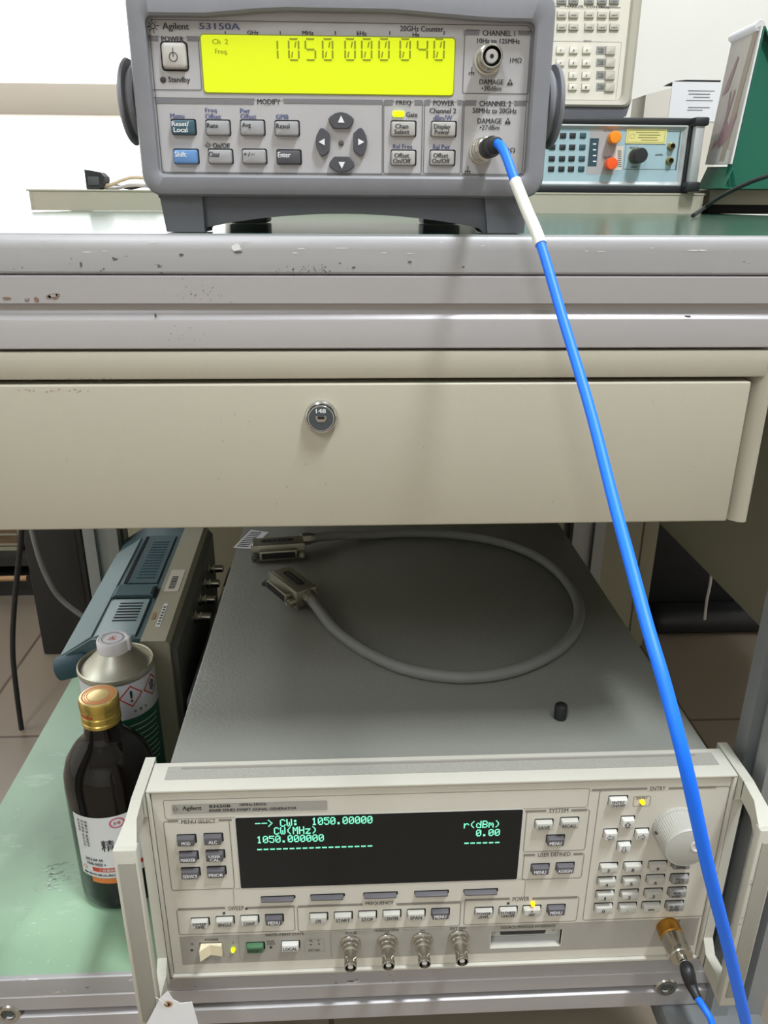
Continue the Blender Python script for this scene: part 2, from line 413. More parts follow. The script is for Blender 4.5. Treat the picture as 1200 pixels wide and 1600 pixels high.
# edge profile of the top, drawn as (y, z) and run along the front
ed = [(YB+0.010, TZ), (YB+0.005, TZ), (YB+0.0022, TZ-0.0010), (YB+0.0006, TZ-0.0035), (YB, TZ-0.008), (YB, TZ-0.0195), (YB+0.0012, TZ-0.0208), (YB+0.010, TZ-0.0208)]
MB('alu_edge').prism(ed, 'x', -0.42, 0.62).build('edge_strip', bench)
rl = [(YB+0.03, -0.0392), (YB+0.0012, -0.0392), (YB, -0.0400), (YB, -0.0542), (YB+0.0008, -0.0548), (YB+0.0035, -0.0552), (YB+0.0040, -0.0585),
      (YB+0.0012, -0.0628), (YB+0.0002, -0.0633), (YB, -0.0640), (YB, -0.0790), (YB+0.0008, -0.0797), (YB+0.03, -0.0797)]
MB('alu').prism(rl, 'x', -0.42, 0.62).build('top_rail', bench)
# drawer unit
dh = MB('steel_beige')
dh.box(-0.2688, 0.2508, YB+0.0005, YB+0.03, -0.0972, -0.0812, bev=0.0010)
dh.box(-0.2680, 0.2500, YB+0.012, YB+0.45, -0.0995, -0.0797)
dh.box(-0.2620, 0.2440, YB+0.02, YB+0.45, -0.186, -0.0972)
dh.build('drawer_housing', bench)
sd = [(0.2452, YB+0.45), (0.2452, YB+0.016), (0.2458, YB+0.010), (0.2478, YB+0.006), (0.2510, YB+0.003), (0.2545, YB+0.002), (0.2568, YB+0.003), (0.2578, YB+0.006), (0.2578, YB+0.45)]
MB('steel_beige').prism(sd, 'z', -0.1922, -0.0797).build('side_guard', bench)
MB('steel_beige').prism([(-x-0.018, y) for x, y in sd], 'z', -0.1922, -0.0797).build('side_guard', bench)
dr = MB('steel_beige'); dr.box(-0.2605, 0.2425, YB, YB+0.018, -0.1905, -0.1000, bev=0.0012, seg=3)
drawer = dr.build('drawer', bench)
FD = Face(YB)
x0, x1, z0, z1 = FD.r(502, 650, 54, 54); lc = ((x0+x1)/2, YB, (z0+z1)/2); lr = 0.0098
lk = MB('chrome')
lk.lathe([(lr, 0), (lr, 0.0022), (lr*0.94, 0.0036), (lr*0.86, 0.0040), (lr*0.84, 0.0034)], lc, (0, -1, 0), 'chrome', 40)
lk.lathe([(lr*0.83, 0.003), (lr*0.83, 0.0044), (lr*0.81, 0.0046)], lc, (0, -1, 0), 'gap_black', 40)
lk.lathe([(lr*0.80, 0.003), (lr*0.80, 0.0052), (lr*0.77, 0.0056)], lc, (0, -1, 0), 'chrome', 40)
lk.lathe([(lr*0.73, 0.003), (lr*0.73, 0.0057)], lc, (0, -1, 0), 'lock_face', 40)
yl = YB-0.0058
lk.text('148', lc[0]-lr*0.30, lc[0]+lr*0.30, lc[2]+lr*0.34, lc[2]+lr*0.60, yl, 'ink_white')
lk.prism([(lc[0]-lr*0.32, lc[2]+lr*0.16), (lc[0]-lr*0.32, lc[2]-lr*0.02), (lc[0]-lr*0.2, lc[2]-lr*0.2), (lc[0]+lr*0.2, lc[2]-lr*0.2), (lc[0]+lr*0.32, lc[2]-lr*0.02), (lc[0]+lr*0.32, lc[2]+lr*0.16)], 'y', yl-0.0003, yl+0.001, 'steel')
lk.box(lc[0]-lr*0.20, lc[0]+lr*0.20, yl-0.0005, yl+0.001, lc[2]-lr*0.03, lc[2]+lr*0.14, 'gap_black')
lk.build('lock', drawer)['label'] = 'round chrome cam lock stamped 148'
# posts
def post(xa, ya, z0, z1):
    s_ = 0.045; h = s_/2; sw = 0.0045; sl = 0.009; c = [(-h, -h), (-sw, -h), (-sw, -h+0.002), (-sl, -h+0.004), (-sl, -h+0.010), (sl, -h+0.010), (sl, -h+0.004), (sw, -h+0.002), (sw, -h)]
    c = [(-h, -h), (-0.0075, -h), (-0.0075, -h+0.009), (0.0075, -h+0.009), (0.0075, -h)]
    poly = []
    for k in range(4):
        a = k*PI/2
        poly += [(xa+h+p[0]*math.cos(a)-p[1]*math.sin(a), ya+h+p[0]*math.sin(a)+p[1]*math.cos(a)) for p in c]
    MB('alu_post').prism(poly, 'z', z0, z1).build('post', bench)
for xa in (-0.345, 0.300):
    post(xa, 0.4430, FZ+0.04, -0.0797)
for xa in (-0.352, 0.306):
    post(xa, 0.968, FZ+0.04, -0.036)
MB('alu').box(-0.352, 0.345, 0.98, 1.01, -0.075, -0.0365).build('rear_rail', bench)
# lower shelf
MB('shelf_green').box(-0.361, 0.2995, YB+0.0012, 1.0, SZ-0.018, SZ-0.0002).build('lower_shelf', bench)
sr = [(YB+0.004, SZ+0.0003), (YB+0.0012, SZ+0.0003), (YB+0.0002, SZ-0.0006), (YB, SZ-0.004), (YB, SZ-0.0185), (YB+0.001, SZ-0.0192), (YB+0.004, SZ-0.0192)]
MB('alu_edge').prism(sr, 'x', -0.300, 0.2998).build('shelf_edge_strip', bench)
zz = SZ-0.0195
lw = [(YB+0.04, zz), (YB+0.001, zz), (YB, zz-0.001), (YB, zz-0.0150), (YB+0.002, zz-0.0155), (YB+0.007, zz-0.0160), (YB+0.007, zz-0.0225), (YB+0.001, zz-0.0232), (YB, zz-0.0240), (YB, zz-0.0400), (YB+0.001, zz-0.0405), (YB+0.04, zz-0.0405)]
mbx = MB('alu'); mbx.prism(lw, 'x', -0.300, 0.2998); mbx.box(-0.300, 0.2996, YB+0.0058, YB+0.0069, zz-0.0222, zz-0.0160, 'slot_dark'); mbx.build('shelf_rail', bench)
for bx in (-0.2812, 0.2636):
    b = MB('steel'); b.lathe([(0.0095, 0), (0.0095, 0.006), (0.0085, 0.0072), (0.0060, 0.0072), (0.0055, 0.005)], (bx, YB+0.006, zz-0.0185), (0, -1, 0), 'steel', 28)
    b.lathe([(0.0054, 0), (0.0054, 0.0052)], (bx, YB+0.006, zz-0.0185), (0, -1, 0), 'slot_dark', 6)
    b.build('bolt', bench)
# castor under the right front corner
cs = MB('caster_grey'); cs.box(0.262, 0.345, 0.40, 0.50, -0.665, -0.640, bev=0.003)
cs.lathe([(0.030, 0), (0.032, 0.004), (0.032, 0.02), (0.030, 0.024)], (0.292, 0.47, -0.71), (1, 0, 0), 'plastic_black', 28)
cs.lathe([(0.012, 0), (0.012, 0.028)], (0.290, 0.47, -0.71), (1, 0, 0), 'steel', 16)
for xx in (0.283, 0.320): cs.box(xx, xx+0.004, 0.455, 0.485, -0.725, -0.655)
cs.build('castor', bench)
for (xx, yy) in ((-0.345, 0.443), (0.300, 0.443), (-0.352, 0.965), (0.306, 0.965)):
    MB('plastic_black').lathe([(0.020, 0), (0.020, 0.008), (0.008, 0.012), (0.008, 0.045)], (xx+0.0225, yy+0.0225, FZ), (0, 0, 1), 'plastic_black', 20).build('levelling_foot', bench)

# chips, scratches and smudges on the front strips
rng = random.Random(7)
def chip(mb, px, py, w_, h_, m, Y, n=9):
    c = on_y(px, py, Y); W_ = w_*Y/1313.0/2; H_ = h_*Y/1313.0/2
    mb.add([(c[0]+W_*math.cos(2*PI*i/n)*rng.uniform(0.55, 1.1), Y-0.00025, c[2]+H_*math.sin(2*PI*i/n)*rng.uniform(0.55, 1.1)) for i in range(n)], [tuple(range(n))], m)
mat('smudge', (92, 84, 80), 0.7); mat('chip_white', (226, 224, 220), 0.4); mat('rust', (128, 104, 88), 0.7)
wm = MB('smudge')
for a_ in ((283, 398, 11, 5), (180, 405, 11, 5), (177, 403, 5, 3), (127, 413, 5, 9), (162, 420, 5, 3), (158, 423, 5, 2), (553, 418, 7, 4), (531, 411, 5, 3), (640, 409, 9, 4), (724, 417, 6, 3), (1075, 494.5, 15, 4), (243, 493, 5, 9), (35, 418, 3, 2), (22, 420, 2, 2)): chip(wm, *a_, 'smudge', YB)
for _ in range(34): chip(wm, rng.gauss(478, 28), rng.gauss(421, 4), rng.uniform(1.5, 4), rng.uniform(1, 2.4), 'smudge', YB)
for _ in range(26): chip(wm, rng.gauss(306, 22), rng.gauss(455, 9), rng.uniform(1, 2.4), rng.uniform(1, 2.2), 'smudge', YB)
for _ in range(16): chip(wm, rng.gauss(282, 20), rng.gauss(524, 8), rng.uniform(1, 2.6), rng.uniform(1, 1.8), 'smudge', YB)
for a_ in ((10, 466, 20, 6), (42, 468, 9, 7), (57, 468, 9, 9), (83, 463, 20, 11), (76, 464, 9, 8), (90, 461, 9, 7)): chip(wm, *a_, 'rust', YB)
for a_ in ((83, 462, 12, 6), (42, 467, 5, 4)): chip(wm, *a_, 'alu_edge', YB-0.0001)
chip(wm, 370, 387, 18, 13, 'chip_white', YB); chip(wm, 372, 394, 16, 4, 'smudge', YB)
for _ in range(16): chip(wm, rng.uniform(20, 1190), rng.uniform(374, 396), rng.uniform(8, 26), rng.uniform(0.8, 1.8), 'chip_white', YB)
for _ in range(14): chip(wm, rng.uniform(20, 140), 610+rng.uniform(-2, 3), rng.uniform(2, 7), rng.uniform(1, 2), 'rust', YB)
for _ in range(18): chip(wm, rng.uniform(25, 175), 593+rng.uniform(-2, 1), rng.uniform(2, 7), rng.uniform(0.8, 1.6), 'rust', YB)
for _ in range(22): chip(wm, rng.uniform(30, 1100), rng.uniform(620, 800), rng.uniform(1, 2.4), rng.uniform(1, 2.2), 'rust', YB)
for a_ in ((548, 1533, 20, 6), (525, 1536, 9, 3), (558, 1530, 9, 3), (614, 1532, 4, 4), (305, 1541, 4, 3), (892, 1517, 3, 4), (136, 1543, 12, 3)): chip(wm, *a_, 'smudge', YB)
wm.build('wear_speckle', bench)['kind'] = 'stuff'

# pale scuffs on the lower shelf
mat('scuff', (176, 192, 172), 0.45)
sf = MB('scuff')
def scuff(px, py, l, w_, ang):
    c = on_z(px, py, SZ); ca_, sa_ = math.cos(ang), math.sin(ang); n = 8; pts_ = []
    for i in range(n):
        u = l*math.cos(2*PI*i/n)*rng.uniform(0.6, 1.1); v = w_*math.sin(2*PI*i/n)*rng.uniform(0.5, 1.1)
        pts_.append((c[0]+u*ca_-v*sa_, c[1]+u*sa_+v*ca_, SZ+0.00012))
    sf.add(pts_, [tuple(range(n))], 'scuff')
for _ in range(46): scuff(rng.gauss(92, 17), rng.gauss(1372, 13), rng.uniform(0.0015, 0.006), rng.uniform(0.0003, 0.0011), rng.gauss(0.15, 0.3))
for _ in range(40): scuff(rng.uniform(5, 120), rng.uniform(1240, 1510), rng.uniform(0.0008, 0.003), rng.uniform(0.0002, 0.0005), rng.uniform(0, PI))
sf.build('shelf_scuff', bench)['kind'] = 'stuff'

# ------------------------------------------------------------------ the frequency counter on the bench
YC = 0.470; YP = 0.4765
fc = thing('frequency_counter', 'grey benchtop frequency counter with lit yellow display and rubber bumper frame', 'test instrument', (0, 0.60, TZ))
FP = Face(YP); FB = Face(YC)
ox0 = on_y(207, 150, YC)[0]; ox1 = on_y(861, 150, YC)[0]; oz0 = on_y(540, 308, YC)[2]; oz1 = on_y(540, -30, YC)[2]
ix0 = on_y(236, 150, YC)[0]; ix1 = on_y(830, 150, YC)[0]; iz0 = on_y(540, 275, YC)[2]; iz1 = on_y(300, 24, YC)[2]
def bl(x0, x1, z0, z1, r, y, arch=0.0):
    out = []
    for x, z in rr_loop(x0, x1, z0, z1, r, 5, 14):
        if arch and z > z1-0.004:
            t = (x-x0)/(x1-x0); z += arch*min(1, max(0, (t-0.15)/0.18))*min(1, max(0, (0.88-t)/0.25))
        out.append((x, y, z))
    return out
L = [bl(ox0, ox1, oz0, oz1, 0.011, YC+0.045), bl(ox0, ox1, oz0, oz1, 0.011, YC+0.004), bl(ox0+0.0012, ox1-0.0012, oz0+0.0012, oz1-0.0012, 0.010, YC+0.0012),
     bl(ox0+0.004, ox1-0.004, oz0+0.004, oz1-0.004, 0.008, YC), bl(ix0-0.0012, ix1+0.0012, iz0-0.0012, iz1+0.0012, 0.004, YC, 0.0032),
     bl(ix0, ix1, iz0, iz1, 0.0035, YC+0.001, 0.0032), bl(ix0, ix1, iz0, iz1, 0.0035, YP+0.002, 0.0032)]
MB('bumper').loft(L).build('bumper_frame', fc)
MB('bumper').rrect(ox0+0.004, ox1-0.004, oz0+0.003, oz1-0.003, 0.008, YP+0.003, 0.72, bev=0.001).build('case', fc)
mb = MB('counter_panel'); mb.box(ix0-0.002, ix1+0.002, YP, YP+0.003, iz0-0.002, iz1+0.006)
mb.line_rect(ix0+0.0008, ix1-0.0008, iz0+0.0008, iz1-0.0008, 0.003, YP-0.0002, 0.0004, 'line_grey')
fpn = mb.build('front_panel', fc)
# printed lettering and group outlines
t = MB('ink')
def hdr(cx0, cx1, cy0, cy1, tx0, tx1, word, m='counter_bar'):
    """group box with a thick title bar broken by its title"""
    FP.frame(t, (cx0+cx1)/2, (cy0+cy1)/2, cx1-cx0, cy1-cy0, 'line_grey', 0.00045, 0.0012)
    a, b = cx0+0.5, tx0-5; FP.bar(t, (a+b)/2, cy0+4.5, b-a, 7, m, 0.00022)
    a, b = tx1+5, cx1-0.5; FP.bar(t, (a+b)/2, cy0+4.5, b-a, 7, m, 0.00022)
    FP.bar(t, (tx0+tx1)/2, cy0+1, tx1-tx0+8, 3, 'counter_panel', 0.00024)
    FP.txt(t, word, (tx0+tx1)/2, cy0+4.8, tx1-tx0, 8.5, 'ink', 0.0003)
hdr(232, 313, 56, 141, 252, 287, 'POWER')
hdr(242, 598, 154, 271, 402, 438, 'MODIFY')
hdr(599, 660, 156, 272, 619, 643, 'FREQ')
hdr(662, 722, 156, 272, 677, 710, 'POWER')
hdr(724, 829, 47, 147, 754, 805, 'CHANNEL 1')
hdr(723, 823, 157, 273, 749, 799, 'CHANNEL 2')
def spark(mb, face, cx, cy, r, m, lw=0.00035):
    x0, x1, z0, z1 = face.r(cx, cy, 2, 2); c = ((x0+x1)/2, (z0+z1)/2); R = (x1-x0)/2*r; y = face.Y-0.0003
    for k in range(8):
        a = k*PI/4+0.1; dx, dz = math.cos(a), math.sin(a); px_, pz = -dz*lw/2, dx*lw/2
        r0, r1 = (R*0.45, R) if k % 2 == 0 else (R*0.5, R*0.8)
        mb.add([(c[0]+dx*r0-px_, y, c[1]+dz*r0-pz), (c[0]+dx*r1-px_, y, c[1]+dz*r1-pz), (c[0]+dx*r1+px_, y, c[1]+dz*r1+pz), (c[0]+dx*r0+px_, y, c[1]+dz*r0+pz)], [(0, 1, 2, 3)], m)
    n = 14; mb.loft([[(c[0]+R*q*math.cos(2*PI*i/n), y, c[1]+R*q*math.sin(2*PI*i/n)) for i in range(n)] for q in (0.42, 0.30)], m)
spark(t, FP, 239, 41, 10, 'ink')
FP.txt(t, 'Agilent', 274.5, 42.5, 42, 14); FP.txt(t, '53150A', 343, 41, 64, 10, 'ink_blue')
FP.txt(t, 'Standby', 280, 125.5, 34, 11)
for x in (352, 438, 524, 609, 694): FP.bar(t, x, 51.5, 1.6, 6, 'ink')
FP.txt(t, 'GHz', 395, 51, 18, 7); FP.txt(t, 'MHz', 481, 51.5, 18, 7); FP.txt(t, 'kHz', 565, 52, 15, 7); FP.txt(t, 'Hz', 650, 54, 11, 7)
FP.txt(t, '20GHz Counter', 659, 45, 68, 8.5)
for s_, cx, cy, w_, h_ in (('Menu', 277, 181, 22, 7.5), ('Freq', 329.5, 173, 18, 9), ('Offset', 333, 182, 25, 8), ('Pwr', 383, 173, 16, 7.5), ('Offset', 388, 182, 25, 8), ('GPIB', 441, 182.5, 20, 7.5),
                           ('Rel Freq', 629, 230, 30, 9), ('Rel Pwr', 690, 229.5, 27, 7.5), ('dBm/W', 692, 184, 30, 8)):
    FP.txt(t, s_, cx, cy, w_, h_, 'ink_blue')
FP.txt(t, 'On/Off', 346, 227.5, 27, 8); spark(t, FP, 325, 227, 5.5, 'ink', 0.0003)
FP.txt(t, 'Gate', 643.5, 179, 18, 8); FP.txt(t, 'Channel 2', 692, 173, 42, 8)
FP.txt(t, '10Hz to 125MHz', 779, 64, 67, 7.5); FP.txt(t, '1MΩ', 806, 94, 18, 7.5)
FP.txt(t, 'DAMAGE', 768, 128, 38, 8); FP.txt(t, '•30dBm', 768, 138, 31, 7.5)
FP.txt(t, '50MHz to 20GHz', 773, 173, 69, 8); FP.txt(t, 'DAMAGE', 765, 189, 38, 8); FP.txt(t, '•27dBm', 765, 199, 31, 7.5); FP.txt(t, '50Ω', 795, 234.5, 20, 7)
for (cx, cy) in ((797, 128), (793.5, 188.5)):
    x0, x1, z0, z1 = FP.r(cx, cy, 10, 10, 0.0002); t.add([(x0, YP-0.0003, z0), (x1, YP-0.0003, z0), ((x0+x1)/2, YP-0.0003, z1)], [(0, 1, 2)], 'ink')
    FP.txt(t, '!', cx, cy+1.3, 1.6, 5.5, 'counter_panel', 0.0004)
for (cx, cy) in ((737, 112), (731, 266)):
    FP.bar(t, cx, cy-3, 1.1, 8, 'ink'); FP.bar(t, cx, cy+1.4, 8, 1.2, 'ink')
    for k in (-3.4, 0, 3.4): FP.bar(t, cx+k-0.6, cy+3.6, 1.2, 4, 'ink')
FP.disc(t, 533, 223.5, 4.2, 'ink_soft')
t.build('printed_lettering', fc)
# display
mb = MB('lcd'); x0, x1, z0, z1 = FP.r(513, 102, 392, 89)
mb.rrect(x0-0.0006, x1+0.0006, z0-0.0006, z1+0.0006, 0.002, YP-0.0003, YP, 'lcd_frame'); mb.rrect(x0, x1, z0, z1, 0.0016, YP-0.0006, YP, 'lcd')
disp = mb.build('display_screen', fc)
sg = MB('lcd_segment'); yd = YP-0.0009
FD_ = Face(yd)
def seg_digit(cx, cy, w, h, ch):
    x0, x1, z0, z1 = FD_.r(cx, cy, w, h); tk = (x1-x0)*0.15; zm = (z0+z1)/2; g_ = tk*0.35; xm = (x0+x1)/2
    H = {'a': z1-tk/2, 'g': zm, 'd': z0+tk/2}
    on = {'0': 'abcdef/', '5': 'afgcd', '1': 'bc', '4': 'fgbc'}[ch]
    for k in on:
        if k in H: sg.add([(x0+tk+g_, yd, H[k]-tk/2), (x1-tk-g_, yd, H[k]-tk/2), (x1-tk*0.4-g_, yd, H[k]+tk/2), (x0+tk*0.4+g_, yd, H[k]+tk/2)], [(0, 1, 2, 3)])
        elif k in 'fe':
            a, b = (zm+g_, z1-tk-g_) if k == 'f' else (z0+tk+g_, zm-g_); sg.add([(x0, yd, a), (x0+tk, yd, a), (x0+tk, yd, b), (x0, yd, b)], [(0, 1, 2, 3)])
        elif k in 'bc':
            a, b = (zm+g_, z1-tk-g_) if k == 'b' else (z0+tk+g_, zm-g_); sg.add([(x1-tk, yd, a), (x1, yd, a), (x1, yd, b), (x1-tk, yd, b)], [(0, 1, 2, 3)])
        elif k == '/':
            sg.add([(xm+tk*0.3, yd, zm+tk), (xm+tk*1.1, yd, zm+tk), (x1-tk*1.6, yd, z1-tk*1.8), (x1-tk*2.4, yd, z1-tk*1.8)], [(0, 1, 2, 3)])
            sg.add([(x0+tk*1.6, yd, z0+tk*1.8), (x0+tk*2.4, yd, z0+tk*1.8), (xm-tk*0.3, yd, zm-tk), (xm-tk*1.1, yd, zm-tk)], [(0, 1, 2, 3)])
for cx, ch in zip((426, 459, 485, 512, 547, 573, 600, 633, 660, 686), '1050000040'):
    sg = MB('lcd_segment'); seg_digit(cx, 77.5, 18, 36, ch); sg.build('segment_digit', disp)
sg = MB('lcd_segment'); FD_.txt(sg, 'Ch  2', 344, 65, 25, 8, 'lcd_segment', 0); sg.build('channel_text', disp)
sg = MB('lcd_segment'); FD_.txt(sg, 'Freq.', 346, 81.5, 20, 10, 'lcd_segment', 0); sg.build('mode_text', disp)
# keys
x0, x1, z0, z1 = FP.r(273, 87.5, 38, 41)
mb = MB('key_power'); FP.frame(mb, 273, 88, 43, 47, 'gap_black', 0.0009, 0.002, 0.0001)
mb.rrect(x0, x1, z0, z1, 0.002, YP-0.003, YP, 'key_power', bev=0.0016)
cx, cz = (x0+x1)/2-0.0002, (z0+z1)/2-0.0008; n = 20
mb.loft([[(cx+q*math.cos(PI*0.5+0.5+i*(2*PI-1.0)/n), YP-0.0032, cz+q*math.sin(PI*0.5+0.5+i*(2*PI-1.0)/n)) for i in range(n+1)] for q in (0.0023, 0.0019)], 'ink')
mb.quad(cx-0.0002, cx+0.0002, cz, cz+0.0042, YP-0.0032, 'ink')
mb.build('power_button', fc)
mb = MB('led_off'); FP.disc(mb, 255, 124.5, 4.5, 'led_off', 0.0005); mb.build('standby_light', fc)
mb = MB('led_lime'); mb.rrect(*FP.r(622.5, 178, 18, 9), 0.0008, YP-0.0008, YP, 'led_lime', bev=0.0003); mb.build('gate_light', fc)['label'] = 'lit yellow gate light'
for cx, cy, w_, h_, m_, leg, ink, lw_, lh_, lcx, ldy in (
    (286, 199, 37, 23, 'key_teal', 'Reset/\nLocal', 'ink_white', 27, 17, -4, -1), (340, 200, 37, 23, 'key_grey', 'Rate', 'ink', 18, 7.5, -8, -4), (394, 200, 37, 23, 'key_grey', 'Avg', 'ink', 14, 8.5, -9, -4), (448, 201, 37, 23, 'key_grey', 'Resol', 'ink', 21, 7.5, -6, -4),
    (290, 245, 38, 22, 'key_blue', 'Shift', 'ink_white', 18, 8, -8, -4), (344, 245, 37, 22, 'key_grey', 'Clear', 'ink', 18, 8, -9, -4), (397, 245, 37, 22, 'key_grey', '+/−', 'ink', 18, 7, -8, -4), (451, 246, 37, 22, 'key_charcoal', 'Enter', 'ink_white', 20, 8, -7, -4)):
    FP.key(fc, cx, cy, w_, h_, 0.0028, m_, leg, ink, lw_, lh_, ldy, rad=0.0011, bev=0.0006, lcx=lcx, label={'key_teal': 'dark teal reset key', 'key_blue': 'blue shift key', 'key_charcoal': 'charcoal enter key'}.get(m_))
for cx, cy, leg, lw_ in ((630, 201.5, 'Chan\nSelect', 24), (693, 202, 'Display\nPower', 26), (630, 247, 'Offset\nOn/Off', 28), (691, 247, 'Offset\nOn/Off', 28)):
    FP.key(fc, cx, cy, 38, 23, 0.0022, 'key_light', leg, 'ink', lw_, 16, 0, rad=0.001, bev=0.0005, lcx=-2)
def arrow_key(cx, cy, w_, h_, d_):
    x0, x1, z0, z1 = FP.r(cx, cy, w_, h_, 0.001); xm, zm = (x0+x1)/2, (z0+z1)/2; W, H = (x1-x0)/2, (z1-z0)/2
    base = [(-1, .15), (-.85, .45), (-.45, .85), (0, 1), (.45, .85), (.85, .45), (1, .15), (.95, -.25), (.62, -.95), (.5, -1), (-.5, -1), (-.62, -.95), (-.95, -.25)]   # bulges outwards (up)
    rot = {'u': lambda a, b: (a, b), 'd': lambda a, b: (-a, -b), 'l': lambda a, b: (-b, a), 'r': lambda a, b: (b, -a)}[d_]
    def lp(k, y, q=0.0): return [(xm+rot(a, b)[0]*(W*k), y, zm+rot(a, b)[1]*(H*k)) for a, b in base]
    mb = MB('key_charcoal'); mb.loft([lp(1.0, YP), lp(0.99, YP-0.002), lp(0.93, YP-0.0026)], 'key_charcoal', True, True)
    tri = [(-.40, -.28), (.40, -.28), (0, .5)]; s_ = min(W, H)
    mb.add([(xm+rot(a, b)[0]*s_*1.1, YP-0.0029, zm+rot(a, b)[1]*s_*1.1) for a, b in tri], [(0, 1, 2)], 'ink_white')
    mb.build('arrow_key', fc)
arrow_key(533, 188, 40, 26, 'u'); arrow_key(534, 257, 40, 25, 'd'); arrow_key(504, 222, 22, 45, 'l'); arrow_key(563, 222, 22, 45, 'r')
# channel 1 socket
def socket_at(face, px, py): p = on_y(px, py, face.Y); return (p[0], p[1], p[2])
c1 = socket_at(FP, 762, 94)
mb = MB('steel'); mb.lathe([(0.0074, 0), (0.0074, 0.0012), (0.0064, 0.0014), (0.0061, 0.006), (0.0066, 0.0066), (0.0066, 0.0078), (0.0058, 0.0082), (0.0058, 0.013), (0.0054, 0.0135), (0.0048, 0.0135), (0.0046, 0.009)], c1, (0, -1, 0), 'steel', 36)
mb.lathe([(0.0046, 0.009), (0.0046, 0.0095)], c1, (0, -1, 0), 'gap_black', 30); mb.lathe([(0.0033, 0.0), (0.0033, 0.0128), (0.0030, 0.0131), (0.0012, 0.0131)], c1, (0, -1, 0), 'key_light', 24)
mb.lathe([(0.0010, 0.0), (0.0010, 0.0133)], c1, (0, -1, 0), 'gap_black', 12); mb.build('input_socket', fc)
c2 = socket_at(FP, 752, 236)
mb = MB('steel'); mb.lathe([(0.0068, 0), (0.0068, 0.002), (0.0060, 0.0022), (0.0060, 0.006), (0.0056, 0.0065), (0.0042, 0.007), (0.0042, 0.012)], c2, (0, -1, 0), 'steel', 32)
mb.build('input_socket', fc)
# stand and feet under the bumper
pts = []
fz = TZ+0.0003
for px_, zz_ in ((250, 0.004), (257, fz), (316, fz)): pts.append((on_y(px_, 335, YC+0.008)[0], zz_))
ar = []
for k in range(15):
    tt = k/14; px_ = 324+(750-324)*tt; ar.append((on_y(px_, 345, YC+0.008)[0], fz+0.0025+0.0075*math.sin(PI*tt)**0.8))
pts += ar
for px_, zz_ in ((757, fz), (816, fz), (824, 0.004)): pts.append((on_y(px_, 335, YC+0.008)[0], zz_))
sb = MB('bumper_dark'); sb.prism(pts, 'y', YC+0.010, YC+0.030, 'bumper_dark')
for a, b in ((252, 318), (755, 822)):
    xa, xb = on_y(a, 335, YC+0.006)[0], on_y(b, 335, YC+0.006)[0]
    sb.prism([(xa, 0.004), (xa+0.003, fz), (xb-0.0005 if a > 500 else xb, fz), (xb, 0.004)], 'y', YC+0.006, YC+0.034, 'bumper_dark')
sb.build('tilt_stand', fc)
rf = MB('bumper_dark')
for xa in (ox0+0.02, ox1-0.05): rf.box(xa, xa+0.03, 0.66, 0.70, fz, 0.006, bev=0.002)
rf.box(ox0+0.006, ox1-0.006, YC+0.012, 0.71, oz0-0.001, oz0+0.006)
rf.build('rear_feet', fc)
for sx, xo in ((-1, ox0), (1, ox1)):
    hb = MB('bumper'); zc = on_y(200, 160, 0.500)[2]
    hb.lathe([(0.015, -0.004), (0.015, 0.001), (0.0192, 0.0015), (0.0200, 0.0030), (0.0192, 0.0045), (0.0170, 0.005), (0.0175, 0.0060), (0.0215, 0.0068), (0.0221, 0.0080), (0.0210, 0.0092), (0.016, 0.0106), (0.008, 0.0112)], (xo, 0.500, zc), (sx, 0.06, 0), 'bumper', 48)
    hb.build('handle_hub', fc)

# ------------------------------------------------------------------ the signal generator on the lower shelf
YG = 0.4500; FG = Face(YG)
PX0, PX1, PZ0, PZ1 = -0.1430, 0.2798, -0.5738, -0.3925
sgn = thing('signal_generator', 'beige rack signal generator with green on black screen and side handles', 'test instrument', (0.07, 0.7, SZ))
# panel with a real opening for the recessed connector
hx0, hx1, hz0, hz1 = FG.r(822, 1467, 110, 26)
mb = MB('gen_panel')
for (a, b, c_, d_) in ((PX0, hx0, PZ0, PZ1), (hx1, PX1, PZ0, PZ1), (hx0, hx1, PZ0, hz0), (hx0, hx1, hz1, PZ1)): mb.box(a, b, YG, YG+0.004, c_, d_)
mb.build('front_panel', sgn)
mb = MB('key_hp_white'); dp = 0.011
mb.box(hx0-0.001, hx1+0.001, YG+0.001, YG+dp, hz0-0.0015, hz0-0.0002); mb.box(hx0-0.001, hx1+0.001, YG+0.001, YG+dp, hz1, hz1+0.001); mb.box(hx0-0.001, hx0, YG+0.001, YG+dp, hz0, hz1); mb.box(hx1, hx1+0.001, YG+0.001, YG+dp, hz0, hz1)
mb.box(hx0, hx1, YG+dp, YG+dp+0.001, hz0, hz1)
xa, xb = hx0+0.007, hx1-0.009
mb.prism([(xa, hz1-0.0005), (xa+0.0025, hz0+0.0055), (xb-0.0025, hz0+0.0055), (xb, hz1-0.0005)], 'y', YG+0.0075, YG+dp, 'plastic_black')
for xx in (hx0+0.0035, hx1-0.005): mb.lathe([(0.002, 0), (0.002, 0.004), (0.0015, 0.0045)], (xx, YG+dp, (hz0+hz1)/2+0.001), (0, -1, 0), 'steel', 10)
mb.build('recessed_connector', sgn)
